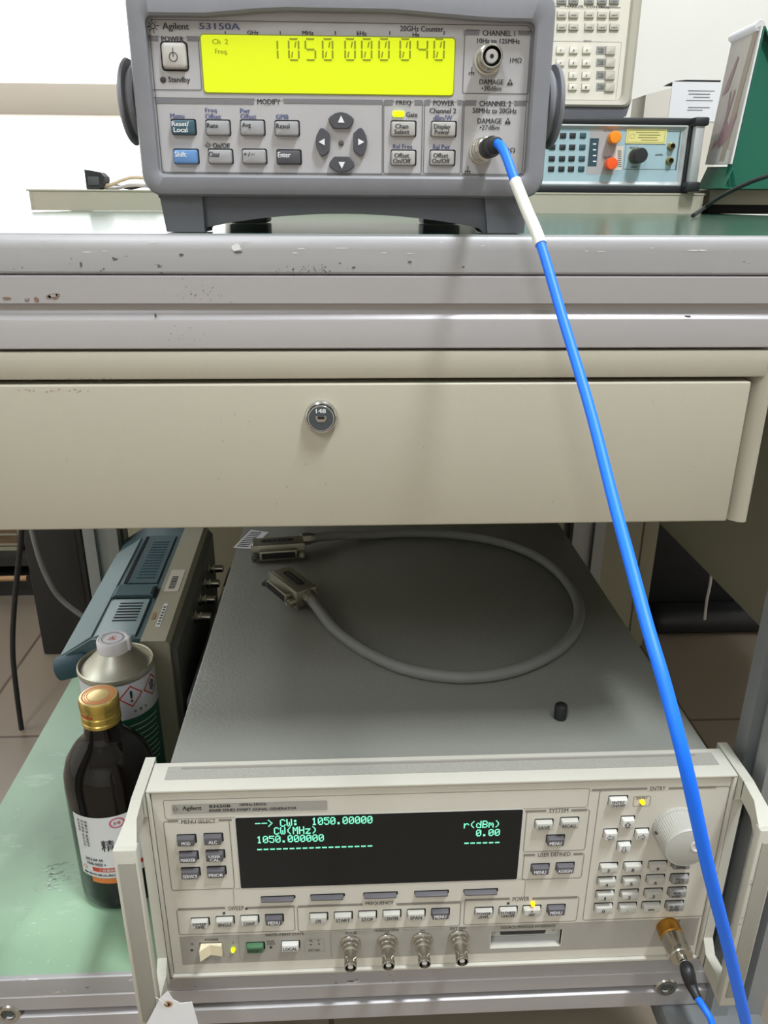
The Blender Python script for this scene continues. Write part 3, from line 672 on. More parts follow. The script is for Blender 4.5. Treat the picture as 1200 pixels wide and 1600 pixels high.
# frame round the panel
TOPZ = -0.3895; FY = 0.4475; RY = 0.478
mb = MB('gen_frame')
mb.box(PX0-0.003, PX1+0.003, FY, RY, PZ1+0.0008, TOPZ, bev=0.0008)
mb.box(PX0-0.003, PX0-0.0006, FY, RY, PZ0-0.003, PZ1+0.0009, bev=0.0005); mb.box(PX1+0.0006, PX1+0.003, FY, RY, PZ0-0.003, PZ1+0.0009, bev=0.0005)
mb.box(PX0-0.003, PX1+0.003, FY, RY, PZ0-0.0032, PZ0-0.0006, bev=0.0005)
mb.box(PX0-0.0006, PX0, YG+0.003, YG+0.006, PZ0-0.001, PZ1+0.001, 'gap_black'); mb.box(PX1, PX1+0.0006, YG+0.003, YG+0.006, PZ0-0.001, PZ1+0.001, 'gap_black')
mb.box(PX0, PX1, YG+0.003, YG+0.006, PZ1, PZ1+0.0008, 'gap_black'); mb.box(PX0, PX1, YG+0.013, YG+0.015, PZ0-0.001, PZ1+0.001, 'gap_black')
# textured inlay strip on the frame's top, and its groove
mb.box(PX0+0.008, PX1-0.006, FY+0.0115, RY-0.005, TOPZ-0.0005, TOPZ+0.0003, 'gen_textured')
mb.box(PX0+0.018, PX1-0.020, RY-0.0085, RY-0.0065, TOPZ, TOPZ+0.0004, 'gen_line')
mb.build('bezel_frame', sgn)
mb = MB('gen_cover'); mb.box(-0.1350, 0.2735, RY+0.0003, 1.06, TOPZ-0.170, TOPZ-0.0004, bev=0.0015, seg=2)
mb.build('top_cover', sgn)
for xx in (-0.12, 0.24):
    for yy in (0.50, 0.99): MB('plastic_black').box(xx, xx+0.02, yy, yy+0.03, SZ, TOPZ-0.1695, bev=0.0008).build('foot_pad', sgn)
# barcode sticker at the back left of the cover
st = MB('paper'); p = [on_z(x, y, TOPZ) for x, y in ((364, 856), (392, 858), (420, 832), (392, 828))]
st.add([(q[0], q[1], TOPZ+0.0002) for q in p], [(0, 1, 2, 3)])
A, B_, D_ = [np.array(p[i]) for i in (0, 1, 3)]
for k in range(9):
    u0 = 0.08+k*0.095; q = [A+(D_-A)*u0+(B_-A)*0.12, A+(D_-A)*u0+(B_-A)*0.75, A+(D_-A)*(u0+0.045)+(B_-A)*0.75, A+(D_-A)*(u0+0.045)+(B_-A)*0.12]
    st.add([(a[0], a[1], TOPZ+0.0004) for a in q], [(0, 1, 2, 3)], 'ink')
st.build('barcode_sticker', sgn)['label'] = 'white barcode sticker'
# handles: a flat grip held in front of the frame by two arms
for side, xe, sgnm in (('l', PX0-0.0035, -1), ('r', PX1+0.0035, 1)):
    a, b = (xe-0.0075, xe) if sgnm < 0 else (xe, xe+0.0075)
    gx0, gx1 = (xe-0.0125, xe+0.0035) if sgnm < 0 else (xe-0.0035, xe+0.0125)
    oz, ozb = TOPZ+0.0005, PZ0-0.004
    outer = [(0.484, oz), (0.440, oz), (0.412, oz-0.010), (0.407, oz-0.016), (0.407, ozb+0.008), (0.412, ozb), (0.440, ozb-0.001), (0.484, ozb-0.001)]
    inner = [(0.484, ozb+0.02), (0.447, ozb+0.020), (0.4365, ozb+0.013), (0.420, ozb+0.013), (0.414, ozb+0.02), (0.414, oz-0.024), (0.418, oz-0.0185), (0.436, oz-0.014), (0.447, oz-0.016), (0.447, ozb+0.030), (0.484, ozb+0.030)]
    hm = MB('handle_edge')
    # C-shaped side plate built from convex pieces
    hm.prism([(0.484, oz), (0.440, oz), (0.440, oz-0.016), (0.448, oz-0.024), (0.484, oz-0.024)], 'x', a, b)
    def hexa(zt0, zb0, zt1, zb1, zt2, zb2):
        hm.loft([[(a, 0.441, zt0), (b, 0.441, zt0), (b, 0.441, zb0), (a, 0.441, zb0)], [(a, 0.424, zt1), (b, 0.424, zt1), (b, 0.424, zb1), (a, 0.424, zb1)], [(gx0+0.0002, 0.4065, zt2), (gx1-0.0002, 0.4065, zt2), (gx1-0.0002, 0.4065, zb2), (gx0+0.0002, 0.4065, zb2)]], None, True, True)
    hexa(oz, oz-0.0150, oz-0.003, oz-0.0180, oz-0.0125, oz-0.0260)
    hm.prism([(0.448, oz-0.024), (0.448, ozb+0.024), (0.484, ozb+0.024), (0.484, oz-0.024)], 'x', a, b)
    hm.prism([(0.484, ozb), (0.440, ozb), (0.440, ozb+0.014), (0.448, ozb+0.024), (0.484, ozb+0.024)], 'x', a, b)
    hexa(ozb+0.014, ozb, ozb+0.016, ozb-0.001, ozb+0.020, ozb+0.004)
    hm.box(gx0, gx1, 0.4045, 0.4120, ozb+0.004, oz-0.0115, bev=0.0012, seg=2)
    h = hm.build('side_handle', sgn)
    ig = MB('handle_grey'); ig.box(gx0+0.003, gx1-0.0016, 0.4036, 0.4048, ozb+0.014, oz-0.022, bev=0.0004); ig.build('grip_inlay', h)
# printed lines, bars, lettering
t = MB('ink')
def grp(cx, cy, w_, h_, word, tcx, tcy, tw, th=6, m='gen_line'):
    FG.frame(t, cx, cy, w_, h_, m, 0.0006, 0.0025)
    y = cy-h_/2+0.8; sl = -0.022
    a, b = cx-w_/2+1, tcx-tw/2-5; FG.bar(t, (a+b)/2, y+((a+b)/2-cx)*sl, b-a, 3.4, m, 0.00024)
    a, b = tcx+tw/2+5, cx+w_/2-1; FG.bar(t, (a+b)/2, y+((a+b)/2-cx)*sl, b-a, 3.4, m, 0.00024)
    FG.bar(t, tcx, y+(tcx-cx)*sl, tw+8, 5, 'gen_panel', 0.00026); FG.txt(t, word, tcx, tcy, tw, th, 'ink_soft', 0.0003)
grp(312, 1336, 102, 109, 'MENU SELECT', 310, 1283.5, 54)
grp(369, 1438, 184, 40, 'SWEEP', 369, 1419, 25)
grp(592, 1432, 255, 39, 'FREQUENCY', 593, 1411.5, 44)
grp(814, 1423, 178, 39, 'POWER', 814, 1404.5, 26)
grp(869, 1298, 98, 64, 'SYSTEM', 873, 1266.5, 30)
grp(864, 1354, 94, 39, 'USER DEFINED', 866, 1335, 51)
grp(1022, 1333, 196, 203, 'ENTRY', 1028, 1232, 24)
FG.frame(t, 587, 1256, 664, 30, 'gen_line', 0.0004, 0.002)
FG.frame(t, 592, 1397, 455, 32, 'gen_line', 0.0003, 0.002)
FG.frame(t, 1003, 1252, 27, 16, 'gen_line', 0.0004, 0.0015); FG.txt(t, 'ENTRY', 1003.5, 1247, 17, 3.5, 'ink_soft'); FG.txt(t, 'ON', 1003, 1257, 7, 3, 'ink_soft')
x0, x1, z0, z1 = FG.r(390, 1261, 246, 17.5); t.line_rect(x0, x1, z0, z1, 0.0015, YG-0.0004, 0.0006, 'key_hp_white'); t.quad(x0+0.0005, x1-0.0005, z0+0.0005, z1-0.0005, YG-0.0003, 'gen_strip')
YS = 0.0005
spark(t, FG, 274, 1264, 6.5, 'ink_soft'); FG.txt(t, 'Agilent', 300, 1263.5, 30, 8, 'ink', YS)
FG.txt(t, '83650B', 343.5, 1259.5, 34, 4.5, 'ink', YS); FG.txt(t, '10MHz-50GHz', 395.5, 1256.8, 42, 4, 'ink', YS); FG.txt(t, '8360B SERIES SWEPT SIGNAL GENERATOR', 395, 1264.5, 137, 4, 'ink', YS)
# the darker strip along the bottom
sx0, _, sz0, sz1 = FG.r(685, 1469, 808, 42); sx1 = on_y(1087, 1455, YG)[0]
zt_, zb_ = on_y(600, 1452, YG)[2], on_y(600, 1495, YG)[2]
xh0, xh1 = hx0-0.0005, hx1+0.0005
for (a, b, c_, d_) in ((sx0, xh0, zb_, zt_), (xh1, 0.2775, zb_, zt_), (xh0, xh1, zb_, hz0-0.0003), (xh0, xh1, hz1+0.0003, zt_)):
    if d_ > c_: t.quad(a, b, c_, d_, YG-0.0002, 'gen_strip')
FG.txt(t, 'POWER', 331, 1468.5, 22, 4, 'ink_soft', 0.0004); FG.txt(t, 'INSTRUMENT STATE', 445, 1460, 60, 4, 'ink_soft', 0.0004)
FG.bar(t, 374, 1482, 0.8, 38, 'gen_line', 0.0003); FG.bar(t, 517, 1475, 0.8, 38, 'gen_line', 0.0003)
FG.txt(t, 'O', 300, 1475, 4.5, 4, 'ink_soft', 0.0004); FG.txt(t, 'I', 364, 1473, 1, 4, 'ink_soft', 0.0004)
FG.txt(t, 'PULSE', 549, 1458, 17, 4, 'ink_soft', 0.0004); FG.txt(t, 'MODULATION', 604, 1453.5, 38, 4, 'ink_soft', 0.0004); FG.txt(t, 'AM', 604, 1458, 7, 3, 'ink_soft', 0.0004)
FG.txt(t, 'FM', 660, 1454.5, 7, 3.5, 'ink_soft', 0.0004); FG.txt(t, 'EXT REF', 716, 1450.5, 25, 4, 'ink_soft', 0.0004)
FG.txt(t, 'SOURCE MODULE INTERFACE', 825, 1448, 85, 4, 'ink_soft', 0.0004); FG.txt(t, 'RF OUTPUT', 1048, 1439.5, 31, 4, 'ink_soft', 0.0004)
FG.txt(t, 'INSTR\nCHECK', 423, 1473, 14, 7, 'ink_soft', 0.0004); FG.frame(t, 491, 1477, 32, 20, 'gen_line', 0.0003, 0.001, 0.0003)
for x, y in ((485, 1476), (499, 1475)): FG.txt(t, '◄' if x < 490 else '►', x, y, 3.5, 2.5, 'ink', 0.0004)
FG.txt(t, 'R  T', 492, 1470, 17, 2.5, 'ink_soft', 0.0004); FG.txt(t, 'EXT REF', 491, 1484.5, 18, 3, 'ink_soft', 0.0004)
t.build('printed_lettering', sgn)
# screen
mb = MB('screen_black'); x0 = on_y(372, 1330, YG)[0]; x1 = on_y(812, 1320, YG)[0]; z1 = on_y(592, 1271, YG)[2]; z0 = on_y(592, 1380, YG)[2]
mb.rrect(x0-0.0008, x1+0.0008, z0-0.0012, z1+0.0006, 0.0015, YG-0.0003, YG, 'key_hp_white'); mb.rrect(x0, x1, z0, z1, 0.0012, YG-0.0006, YG, 'screen_black')
scr = mb.build('display_screen', sgn)
sy = 0.0010
DOT = {'-': '00000 00000 00000 11111 00000 00000 00000', '>': '10000 01000 00100 00010 00100 01000 10000', 'C': '01110 10001 10000 10000 10000 10001 01110', 'W': '10001 10001 10001 10101 10101 10101 01010',
       ':': '00000 01100 01100 00000 01100 01100 00000', '1': '00100 01100 00100 00100 00100 00100 01110', '0': '01110 10001 10011 10101 11001 10001 01110', '5': '11111 10000 11110 00001 00001 10001 01110',
       '.': '00000 00000 00000 00000 00000 01100 01100', '(': '00010 00100 01000 01000 01000 00100 00010', ')': '01000 00100 00010 00010 00010 00100 01000', 'M': '10001 11011 10101 10101 10001 10001 10001',
       'H': '10001 10001 10001 11111 10001 10001 10001', 'z': '00000 00000 11111 00010 00100 01000 11111', 'r': '00000 00000 10110 11001 10000 10000 10000', 'd': '00001 00001 01101 10011 10001 10001 01111',
       'B': '11110 10001 10001 11110 10001 10001 11110', 'm': '00000 00000 11010 10101 10101 10001 10001', ' ': '00000 00000 00000 00000 00000 00000 00000', '_': '00000 00000 00000 00000 00000 00000 11111'}
def dot_text(name, body, cx, cy, w_, h_):
    x0, x1, z0, z1 = FG.r(cx, cy, w_, h_, sy); n_ = len(body); dx = (x1-x0)/(n_*6-1); dz = (z1-z0)/7; mb = MB('screen_text')
    for i, ch in enumerate(body):
        for r_, row in enumerate(DOT[ch].split()):
            c = 0
            while c < 5:
                if row[c] == '1':
                    e = c
                    while e < 5 and row[e] == '1': e += 1
                    xa = x0+(i*6+c)*dx-dx*0.08; xb = x0+(i*6+e)*dx+dx*0.02; za = z1-(r_+1)*dz-dz*0.04; mb.quad(xa, xb, za, za+dz*1.04, YG-sy, 'screen_text'); c = e
                else: c += 1
    mb.build(name, scr)
for s_, cx, cy, w_, h_ in (('-->', 413, 1286.5, 29, 11), ('CW:', 452, 1285.5, 29, 11.5), ('1050.00000', 534.5, 1282, 95, 11.5), ('CW(MHz)', 461.5, 1297.5, 67, 11.5), ('1050.000000', 453.5, 1310.5, 105, 11), ('r(dBm)', 753, 1288, 56, 11), ('0.00', 762.5, 1301, 37, 10.5)):
    dot_text('readout_line', s_, cx, cy, w_, h_)
tt = MB('screen_text')
for k in range(18): FG.bar(tt, 405.5+k*10.15, 1327.5-k*0.33, 7.5, 2.0, 'screen_text', sy)
tt.build('dash_line', scr)
tt = MB('screen_text')
for k in range(6): FG.bar(tt, 729+k*9.6, 1317.6-k*0.25, 7, 2.0, 'screen_text', sy)
tt.build('dash_line', scr)

# keys of the generator
KD = 0.0042
def K(cx, cy, leg, m='key_hp', w_=27, h_=18, ink=None, lw_=None, lh_=5, **kw):
    if ink is None: ink = 'ink_white' if m == 'key_hp_dark' else 'ink'
    two = '\n' in (leg or '')
    n_ = len((leg or '').split('\n')[0]); lw_ = lw_ or min(w_*0.82, max(4, n_*4.6))
    if m == 'key_hp_dark' and 'label' not in kw: kw['label'] = 'dark grey key'
    return FG.key(sgn, cx, cy, w_, h_, KD, m, leg, ink, lw_, (9 if two else lh_), 3.2 if two else 4.2, rad=0.0008, bev=0.0005, gap=0.0007, taper=0.0004, **kw)
for cx, cy, s_ in ((290.5, 1314, 'MOD'), (332.5, 1312, 'ALC'), (294, 1340, 'MARKER'), (335.5, 1338, 'USER\nCAL'), (297, 1365.5, 'SERVICE'), (337.5, 1363.5, 'PRIOR')): K(cx, cy, s_, 'key_hp_dark', 28, 19)
for cx, cy in ((433.5, 1406), (511, 1403), (594, 1400), (674, 1397.5), (751, 1395)): K(cx, cy, None, 'key_hp_dark', 52, 10.5, name='softkey')
for cx, cy, s_, m in ((312, 1443.5, 'SWEEP\nTIME', 'key_hp'), (351, 1441, 'SINGLE', 'key_hp'), (389.5, 1439.5, 'CONT', 'key_hp'), (428, 1438, 'MENU', 'key_hp_dark'),
                      (497.5, 1435.5, 'CW', 'key_hp'), (536, 1434, 'START', 'key_hp'), (574, 1432.5, 'STOP', 'key_hp'), (612, 1431, 'CENTER', 'key_hp'), (650, 1430, 'SPAN', 'key_hp'), (688, 1428.5, 'MENU', 'key_hp_dark'),
                      (756, 1427, 'POWER\nLEVEL', 'key_hp'), (794, 1425.5, 'FLTNESS\nON/OFF', 'key_hp'), (831, 1424, 'RF\nON/OFF', 'key_hp'), (869, 1422.5, 'MENU', 'key_hp_dark'),
                      (850, 1289.5, 'SAVE', 'key_hp'), (890, 1286.5, 'RECALL', 'key_hp'), (868, 1314, 'MENU', 'key_hp_dark'), (844, 1359, 'MENU', 'key_hp_dark'), (883, 1357, 'ASSIGN', 'key_hp_dark'),
                      (398.5, 1481.5, 'PRESET', 'key_hp_green'), (453.5, 1479, 'LOCAL', 'key_hp_white')):
    K(cx, cy, s_, m, **({'label': 'green preset key'} if m == 'key_hp_green' else {'label': 'white local key'} if m == 'key_hp_white' else {}))
K(966, 1253.5, 'ENTRY\nON/OFF', 'key_hp_white', 28, 19, label='white entry key')
for cx, cy, s_ in ((981, 1285, '⇧'), (954, 1305, '⇦'), (1003, 1304, '⇨'), (975, 1324, '⇩')):
    K(cx, cy, s_, 'key_hp_white', 20, 19, lw_=11, lh_=9, name='arrow_key')
kp = [(951, 1357, '7'), (989, 1355.5, '8'), (1028, 1354, '9'), (1064, 1351, 'GHz'), (948, 1379, '4'), (986.5, 1377.5, '5'), (1024.5, 1375.5, '6'), (1062, 1374, 'MHz\nµSEC'),
      (945.5, 1400, '1'), (983.5, 1398.5, '2'), (1021, 1397, '3'), (1058, 1395, 'KHz\nmSEC'), (943, 1420, '0'), (980.5, 1419, '.'), (1017.5, 1417.5, '—'), (1054, 1416, 'Hz SEC\nENTER')]
for i, (cx, cy, s_) in enumerate(kp):
    K(cx, cy, s_, 'key_hp_grey' if i % 4 == 3 else 'key_hp', 27, 17.5, lw_={'.': 1.5, '—': 10, '1': 2.2}.get(s_, 4.5 if len(s_) == 1 else 15), lh_={'.': 1.5, '—': 1.5}.get(s_, 5))
# status lights
for px_, py_, m in ((1003, 1252, 'led_yellow'), (832, 1410.5, 'led_yellow'), (364.5, 1482, 'led_lime'), (350, 1426.5, 'led_off'), (385, 1419, 'led_off'), (794, 1411, 'led_off'), (300, 1484, 'led_off'), (423.5, 1479.5, 'led_off')):
    mb = MB(m); p = on_y(px_, py_, YG); r_ = 0.0017 if m != 'led_off' else 0.0011
    mb.lathe([(r_, 0), (r_, 0.0018), (r_*0.7, 0.0030), (r_*0.2, 0.0034)], p, (0, -1, 0), m, 14) if m != 'led_off' else mb.lathe([(r_, 0), (r_, 0.0006)], p, (0, -1, 0), m, 12)
    o = mb.build('status_light', sgn)
    if m != 'led_off': o['label'] = 'lit yellow status light'
# ivory rocker
x0, x1, z0, z1 = FG.r(331, 1481, 33, 16); xm = x0+(x1-x0)*0.45
mb = MB('key_ivory'); mb.quad(x0-0.001, x1, z0, z1+0.0006, YG-0.0002, 'gap_black')
mb.prism([(x0, YG), (x0, YG-0.0075), (xm, YG-0.0018), (x1, YG-0.0035), (x1, YG)], 'z', z0, z1-0.0002, 'key_ivory'); mb.build('power_switch', sgn)['label'] = 'ivory rocker power switch'
# tuning knob
pk = on_y(1077, 1329, YG-0.024); pk = (pk[0], YG, pk[2])
mb = MB('knob_grey'); R = 0.0178
mb.lathe([(R*1.04, 0), (R*1.04, 0.003), (R, 0.0032), (R, 0.0195), (R*0.98, 0.0212), (R*0.93, 0.0222), (R*0.90, 0.0222)], pk, (0, -1, 0), 'knob_grey', 120, mod=lambda i, r: (1.0 if i % 2 else 0.982) if r > R*0.97 else 1.0)
mb.lathe([(R*0.9, 0.0221), (R*0.88, 0.0223)], pk, (0, -1, 0), 'knob_grey', 48)
k2 = on_y(1093, 1322, YG-0.0225); mb.lathe([(0.0050, 0), (0.0050, 0.0006), (0.0045, 0.0009), (0.0040, 0.0003), (0.002, 0.0001)], (k2[0]-0.0015, YG-0.0222, k2[2]), (0, -1, 0), 'key_hp_white', 24)
mb.lathe([(0.0012, 0), (0.0012, 0.0007)], (pk[0]-R*1.02, YG-0.007, pk[2]+0.001), (-1, -0.3, 0), 'led_off', 10)
mb.build('tuning_knob', sgn)
# four BNC sockets
for px_, py_ in ((547.5, 1473), (605, 1470.5), (659.5, 1467.5), (716.5, 1464)):
    p = on_y(px_, py_, YG); mb = MB('steel')
    mb.lathe([(0.0084, 0), (0.0084, 0.0015), (0.0078, 0.0022), (0.0066, 0.0026), (0.0066, 0.0050), (0.0060, 0.0056), (0.0060, 0.0085), (0.0048, 0.0092), (0.0046, 0.0175), (0.0049, 0.0180), (0.0049, 0.0218), (0.0045, 0.0222), (0.0040, 0.0222), (0.0038, 0.015)], p, (0, -1, 0), 'steel', 32)
    mb.lathe([(0.0038, 0.010), (0.0038, 0.0155)], p, (0, -1, 0), 'gap_black', 20); mb.lathe([(0.0021, 0.01), (0.0021, 0.0212), (0.0010, 0.0214)], p, (0, -1, 0), 'key_hp_white', 16)
    for s_ in (-1, 1): mb.lathe([(0.0010, 0), (0.0010, 0.0062)], (p[0], YG-0.016, p[2]), (s_*0.7, 0, 0.7), 'steel', 8)
    mb.build('output_socket', sgn)
# RF output: gold collar
pr = on_y(1043, 1447, YG)
mb = MB('gold'); mb.lathe([(0.0094, 0), (0.0094, 0.0100), (0.0088, 0.0106), (0.0075, 0.0106)], pr, (0, -1, 0), 'gold', 40); mb.build('rf_socket', sgn)['label'] = 'gold collared socket'

# ------------------------------------------------------------------ blue coaxial cable between the two instruments
cc = thing('coaxial_cable', 'bright blue coaxial cable hanging from the counter down to the gold socket', 'cable', (c2[0], c2[1]-0.03, c2[2]))
path = [(c2[0], YP-0.030, c2[2])]
path += [tuple(at_depth(x, y, d)) for x, y, d in ((778, 225, 0.400), (789, 240, 0.392), (803, 278, 0.385), (822, 326, 0.380), (845, 382, 0.373), (880, 500, 0.358), (922, 640, 0.335), (958, 780, 0.308), (985, 880, 0.288), (1012, 980, 0.272), (1040, 1075, 0.262),
         (1072, 1200, 0.258), (1105, 1350, 0.272), (1140, 1490, 0.300), (1167, 1605, 0.335), (1186, 1690, 0.385), (1195, 1760, 0.44), (1178, 1800, 0.49), (1150, 1760, 0.53), (1128, 1660, 0.548), (1113, 1600, 0.555), (1102, 1578, 0.560), (1090, 1560, 0.567))]
sp = spline(path, 10)
MB('cable_blue').tube(sp, 0.0024, 'cable_blue', 16).build('cable_jacket', cc)
i0 = min(range(len(sp)), key=lambda i: (sp[i]-Vector(at_depth(804, 282, 0.385))).length); i1 = min(range(len(sp)), key=lambda i: (sp[i]-Vector(at_depth(844, 378, 0.373))).length)
sl = MB('sleeve_white'); sl.tube(sp[i0:i1+1], 0.0029, 'sleeve_white', 20)
SLV = sl.build('label_sleeve', cc); SLV['label'] = 'white marker sleeve'
pl = MB('steel'); pl.lathe([(0.0046, 0.009), (0.0060, 0.0095), (0.0060, 0.0165), (0.0055, 0.017), (0.0040, 0.0175), (0.0040, 0.020)], c2, (0, -1, 0.02), 'steel', 6 if False else 28); pl.build('plug', cc)
bt = MB('rubber_black'); bt.lathe([(0.0044, 0.018), (0.0052, 0.019), (0.0052, 0.030), (0.0046, 0.0315), (0.0048, 0.033), (0.0042, 0.038), (0.0034, 0.0385)], c2, (0.03, -1, 0.02), 'rubber_black', 28); bt.build('strain_relief', cc)
pend = Vector(path[-1]); pn = Vector((pr[0], YG-0.030, pr[2]))
pl = MB('steel'); pl.lathe([(0.0085, 0.0106), (0.0090, 0.0112), (0.0090, 0.0230), (0.0094, 0.0236), (0.0094, 0.0275), (0.0086, 0.0285), (0.0040, 0.0285), (0.0036, 0.032)], pr, (0, -1, 0), 'steel', 36); pl.build('plug', cc)
q0 = Vector((pr[0], YG-0.031, pr[2])); q1 = Vector((pr[0]+0.001, YG-0.037, pr[2]-0.0012)); q2 = Vector(at_depth(1073, 1514, 0.578)); q3 = Vector(at_depth(1080, 1538, 0.574))
bs = spline([q0, q1, q2, q3, pend], 8); n = len(bs)
rs = [0.0032+0.0019*min(1, max(0, (i-7)/5)) if i < n*0.62 else 0.0051-0.0018*min(1, (i-n*0.62)/(n*0.25)) for i in range(n)]
MB('rubber_black').tube(bs[7:], rs[7:], 'rubber_black', 20).build('strain_relief', cc)
MB('steel').tube(bs[:9], 0.0032, 'steel', 18).build('ferrule', cc)

# ------------------------------------------------------------------ grey bus cable on the generator
gp = thing('bus_cable', 'thick grey data cable looped on top of the generator with metal plugs', 'cable', (0.05, 0.68, TOPZ))
CR = 0.0056
cz = TOPZ+CR
cpx = [(487, 848), (520, 842), (575, 836), (650, 833), (740, 839), (815, 858), (868, 890), (900, 932), (903, 975), (872, 1015), (805, 1047), (725, 1058), (640, 1047), (575, 1020), (525, 985), (498, 957), (486, 944)]
cp = [on_z(x, y, cz) for x, y in cpx]
cp[0] = cp[0]+np.array([0, 0, 0.006]); cp[1] = cp[1]+np.array([0, 0, 0.004]); cp[-1] = cp[-1]+np.array([0, 0, 0.006]); cp[-2] = cp[-2]+np.array([0, 0, 0.004])
gsp = spline([tuple(p) for p in cp], 8)
MB('cable_grey').tube(gsp, CR, 'cable_grey', 18).build('cable_jacket', gp)
def bus_plug(ctr, ang, end, endd):
    """hood long axis along local x at angle ang; mating face towards local -y"""
    M = Matrix.Translation(Vector((ctr[0], ctr[1], TOPZ+0.0105))) @ Matrix.Rotation(ang, 4, 'Z')
    L, W, Hh = 0.030, 0.0118, 0.0098
    hd = MB('plug_metal'); hd.box(-L, L, -W, W, -Hh, Hh, 'plug_metal', bev=0.0022, seg=3, mtx=M)
    hd.box(-L-0.001, L+0.001, -W-0.0018, -W+0.001, -Hh-0.0003, Hh+0.0003, 'plug_metal', bev=0.0008, mtx=M)
    hood = hd.build('metal_hood', gp)
    lb = MB('gap_black'); vs = [tuple(M @ Vector((x, y, Hh+0.0002))) for x, y in rr_loop(-0.019, 0.019, -0.0038, 0.0045, 0.004, 5)]
    lb.add(vs, [tuple(range(len(vs)))], 'gap_black')
    for k in range(5): lb.add([tuple(M @ Vector((-0.013+k*0.0055+a, -0.001+b, Hh+0.0004))) for a, b in ((0, 0), (0.0032, 0), (0.0032, 0.0018), (0, 0.0018))], [(0, 1, 2, 3)], 'ink_soft')
    lb.build('name_plate', hood)
    sh = MB('plug_metal'); sh.box(-0.0215, 0.0215, -W-0.0095, -W-0.0015, -0.0052, 0.0056, 'plug_metal', bev=0.0012, mtx=M); sh.box(-0.0190, 0.0190, -W-0.0100, -W-0.008, -0.0034, 0.0036, 'gap_black', mtx=M); sh.build('contact_shell', gp)
    for s_ in (-1, 1):
        th = MB('slot_dark'); o = M @ Vector((s_*0.0268, -W-0.0018, -0.002)); d = M.to_3x3() @ Vector((0, -1, 0))
        th.lathe([(0.0042, 0), (0.0042, 0.006), (0.0036, 0.0070), (0.0024, 0.0072), (0.0024, 0.0100), (0.0012, 0.0105)], o, d, 'plug_metal' if s_ > 0 else 'slot_dark', 20, mod=lambda i, r: 1.0 if i % 2 else 0.93); th.build('thumbscrew', gp)
    co = MB('plug_metal'); d = (Vector(end)-Vector(ctr)); e = Vector(end); dd = Vector(endd).normalized()
    co.lathe([(0.0078, -0.013), (0.0078, -0.004), (0.0068, -0.001), (0.0064, 0.002)], e, dd, 'plug_metal', 8); co.build('cable_clamp', gp)
pa = on_z(434, 857, TOPZ+0.01); pb = on_z(459, 917, TOPZ+0.01)
bus_plug(pa, math.radians(7), tuple(cp[0]), cp[1]-cp[0])
aB = math.atan2(on_z(486, 936, TOPZ+0.02)[1]-on_z(432, 894, TOPZ+0.02)[1], on_z(486, 936, TOPZ+0.02)[0]-on_z(432, 894, TOPZ+0.02)[0])
bus_plug(pb, aB, tuple(cp[-1]), cp[-2]-cp[-1])

# small rubber cap standing on the cover
pc = on_z(877, 1126, TOPZ)
mb = MB('rubber_black'); mb.lathe([(0.0046, 0), (0.0052, 0.0008), (0.0052, 0.0105), (0.0046, 0.0125), (0.0024, 0.0138)], (pc[0], pc[1]+0.004, TOPZ-0.0002), (0, 0, 1), 'rubber_black', 28)
tag(centre_origin(mb.build('rubber_cap')), 'small black rubber cap standing on the grey cover near the front', 'cap')

# ------------------------------------------------------------------ brown bottle
BXc, BYc = -0.2075, 0.552
bo = thing('glass_bottle', 'dark brown glass bottle with gold screw cap and white label', 'bottle', (BXc, BYc, SZ))
prof = [(0.0280, 0), (0.0345, 0.001), (0.0372, 0.006), (0.0375, 0.014), (0.0375, 0.118), (0.0365, 0.130), (0.0330, 0.141), (0.0265, 0.151), (0.0190, 0.159), (0.0155, 0.164), (0.0150, 0.172), (0.0152, 0.176), (0.0135, 0.178), (0.0130, 0.196)]
MB('glass_amber').lathe(prof, (BXc, BYc, SZ), (0, 0, 1), 'glass_amber', 56).build('glass_body', bo)
MB('liquid_dark').lathe([(0.030, 0.004), (0.0345, 0.007), (0.0350, 0.014), (0.0350, 0.113), (0.0340, 0.116)], (BXc, BYc, SZ), (0, 0, 1), 'liquid_dark', 40).build('liquid', bo)
cb = MB('gold_cap')
cb.lathe([(0.0150, 0.1745), (0.0158, 0.1755), (0.0158, 0.1780), (0.0150, 0.1788), (0.0158, 0.1796), (0.0158, 0.1840), (0.0152, 0.1848), (0.0158, 0.1856), (0.0158, 0.1905)], (BXc, BYc, SZ), (0, 0, 1), 'gold_cap', 48)
cb.lathe([(0.0158, 0.1905), (0.0160, 0.1910), (0.0160, 0.1975), (0.0152, 0.1990)], (BXc, BYc, SZ), (0, 0, 1), 'gold_cap', 72, mod=lambda i, r: 1.0 if i % 2 else 0.975)
cb.lathe([(0.0152, 0.1988), (0.0150, 0.1993), (0.0135, 0.1996)], (BXc, BYc, SZ), (0, 0, 1), 'cap_top', 48)
for ra, rb, m in ((0.0134, 0.0122, 'cap_orange'), (0.0112, 0.0106, 'cap_orange'), (0.0094, 0.0088, 'cap_orange')):
    cb.loft([[(BXc+q*math.cos(2*PI*i/40), BYc+q*math.sin(2*PI*i/40), SZ+0.1998) for i in range(40)] for q in (ra, rb)], m)
cb.add([(BXc+0.0159*math.sin(a), BYc-0.0159*math.cos(a), SZ+h) for h in (0.1862, 0.1885) for a in (-0.85, -0.6, -0.35, -0.1)], [(0, 1, 5, 4), (1, 2, 6, 5), (2, 3, 7, 6)], 'cap_red')
cb.build('screw_cap', bo)
LR = 0.0379
def on_cyl(c, r, a, h, lift=0.0): return (c[0]+(r+lift)*math.sin(a), c[1]-(r+lift)*math.cos(a), SZ+h)
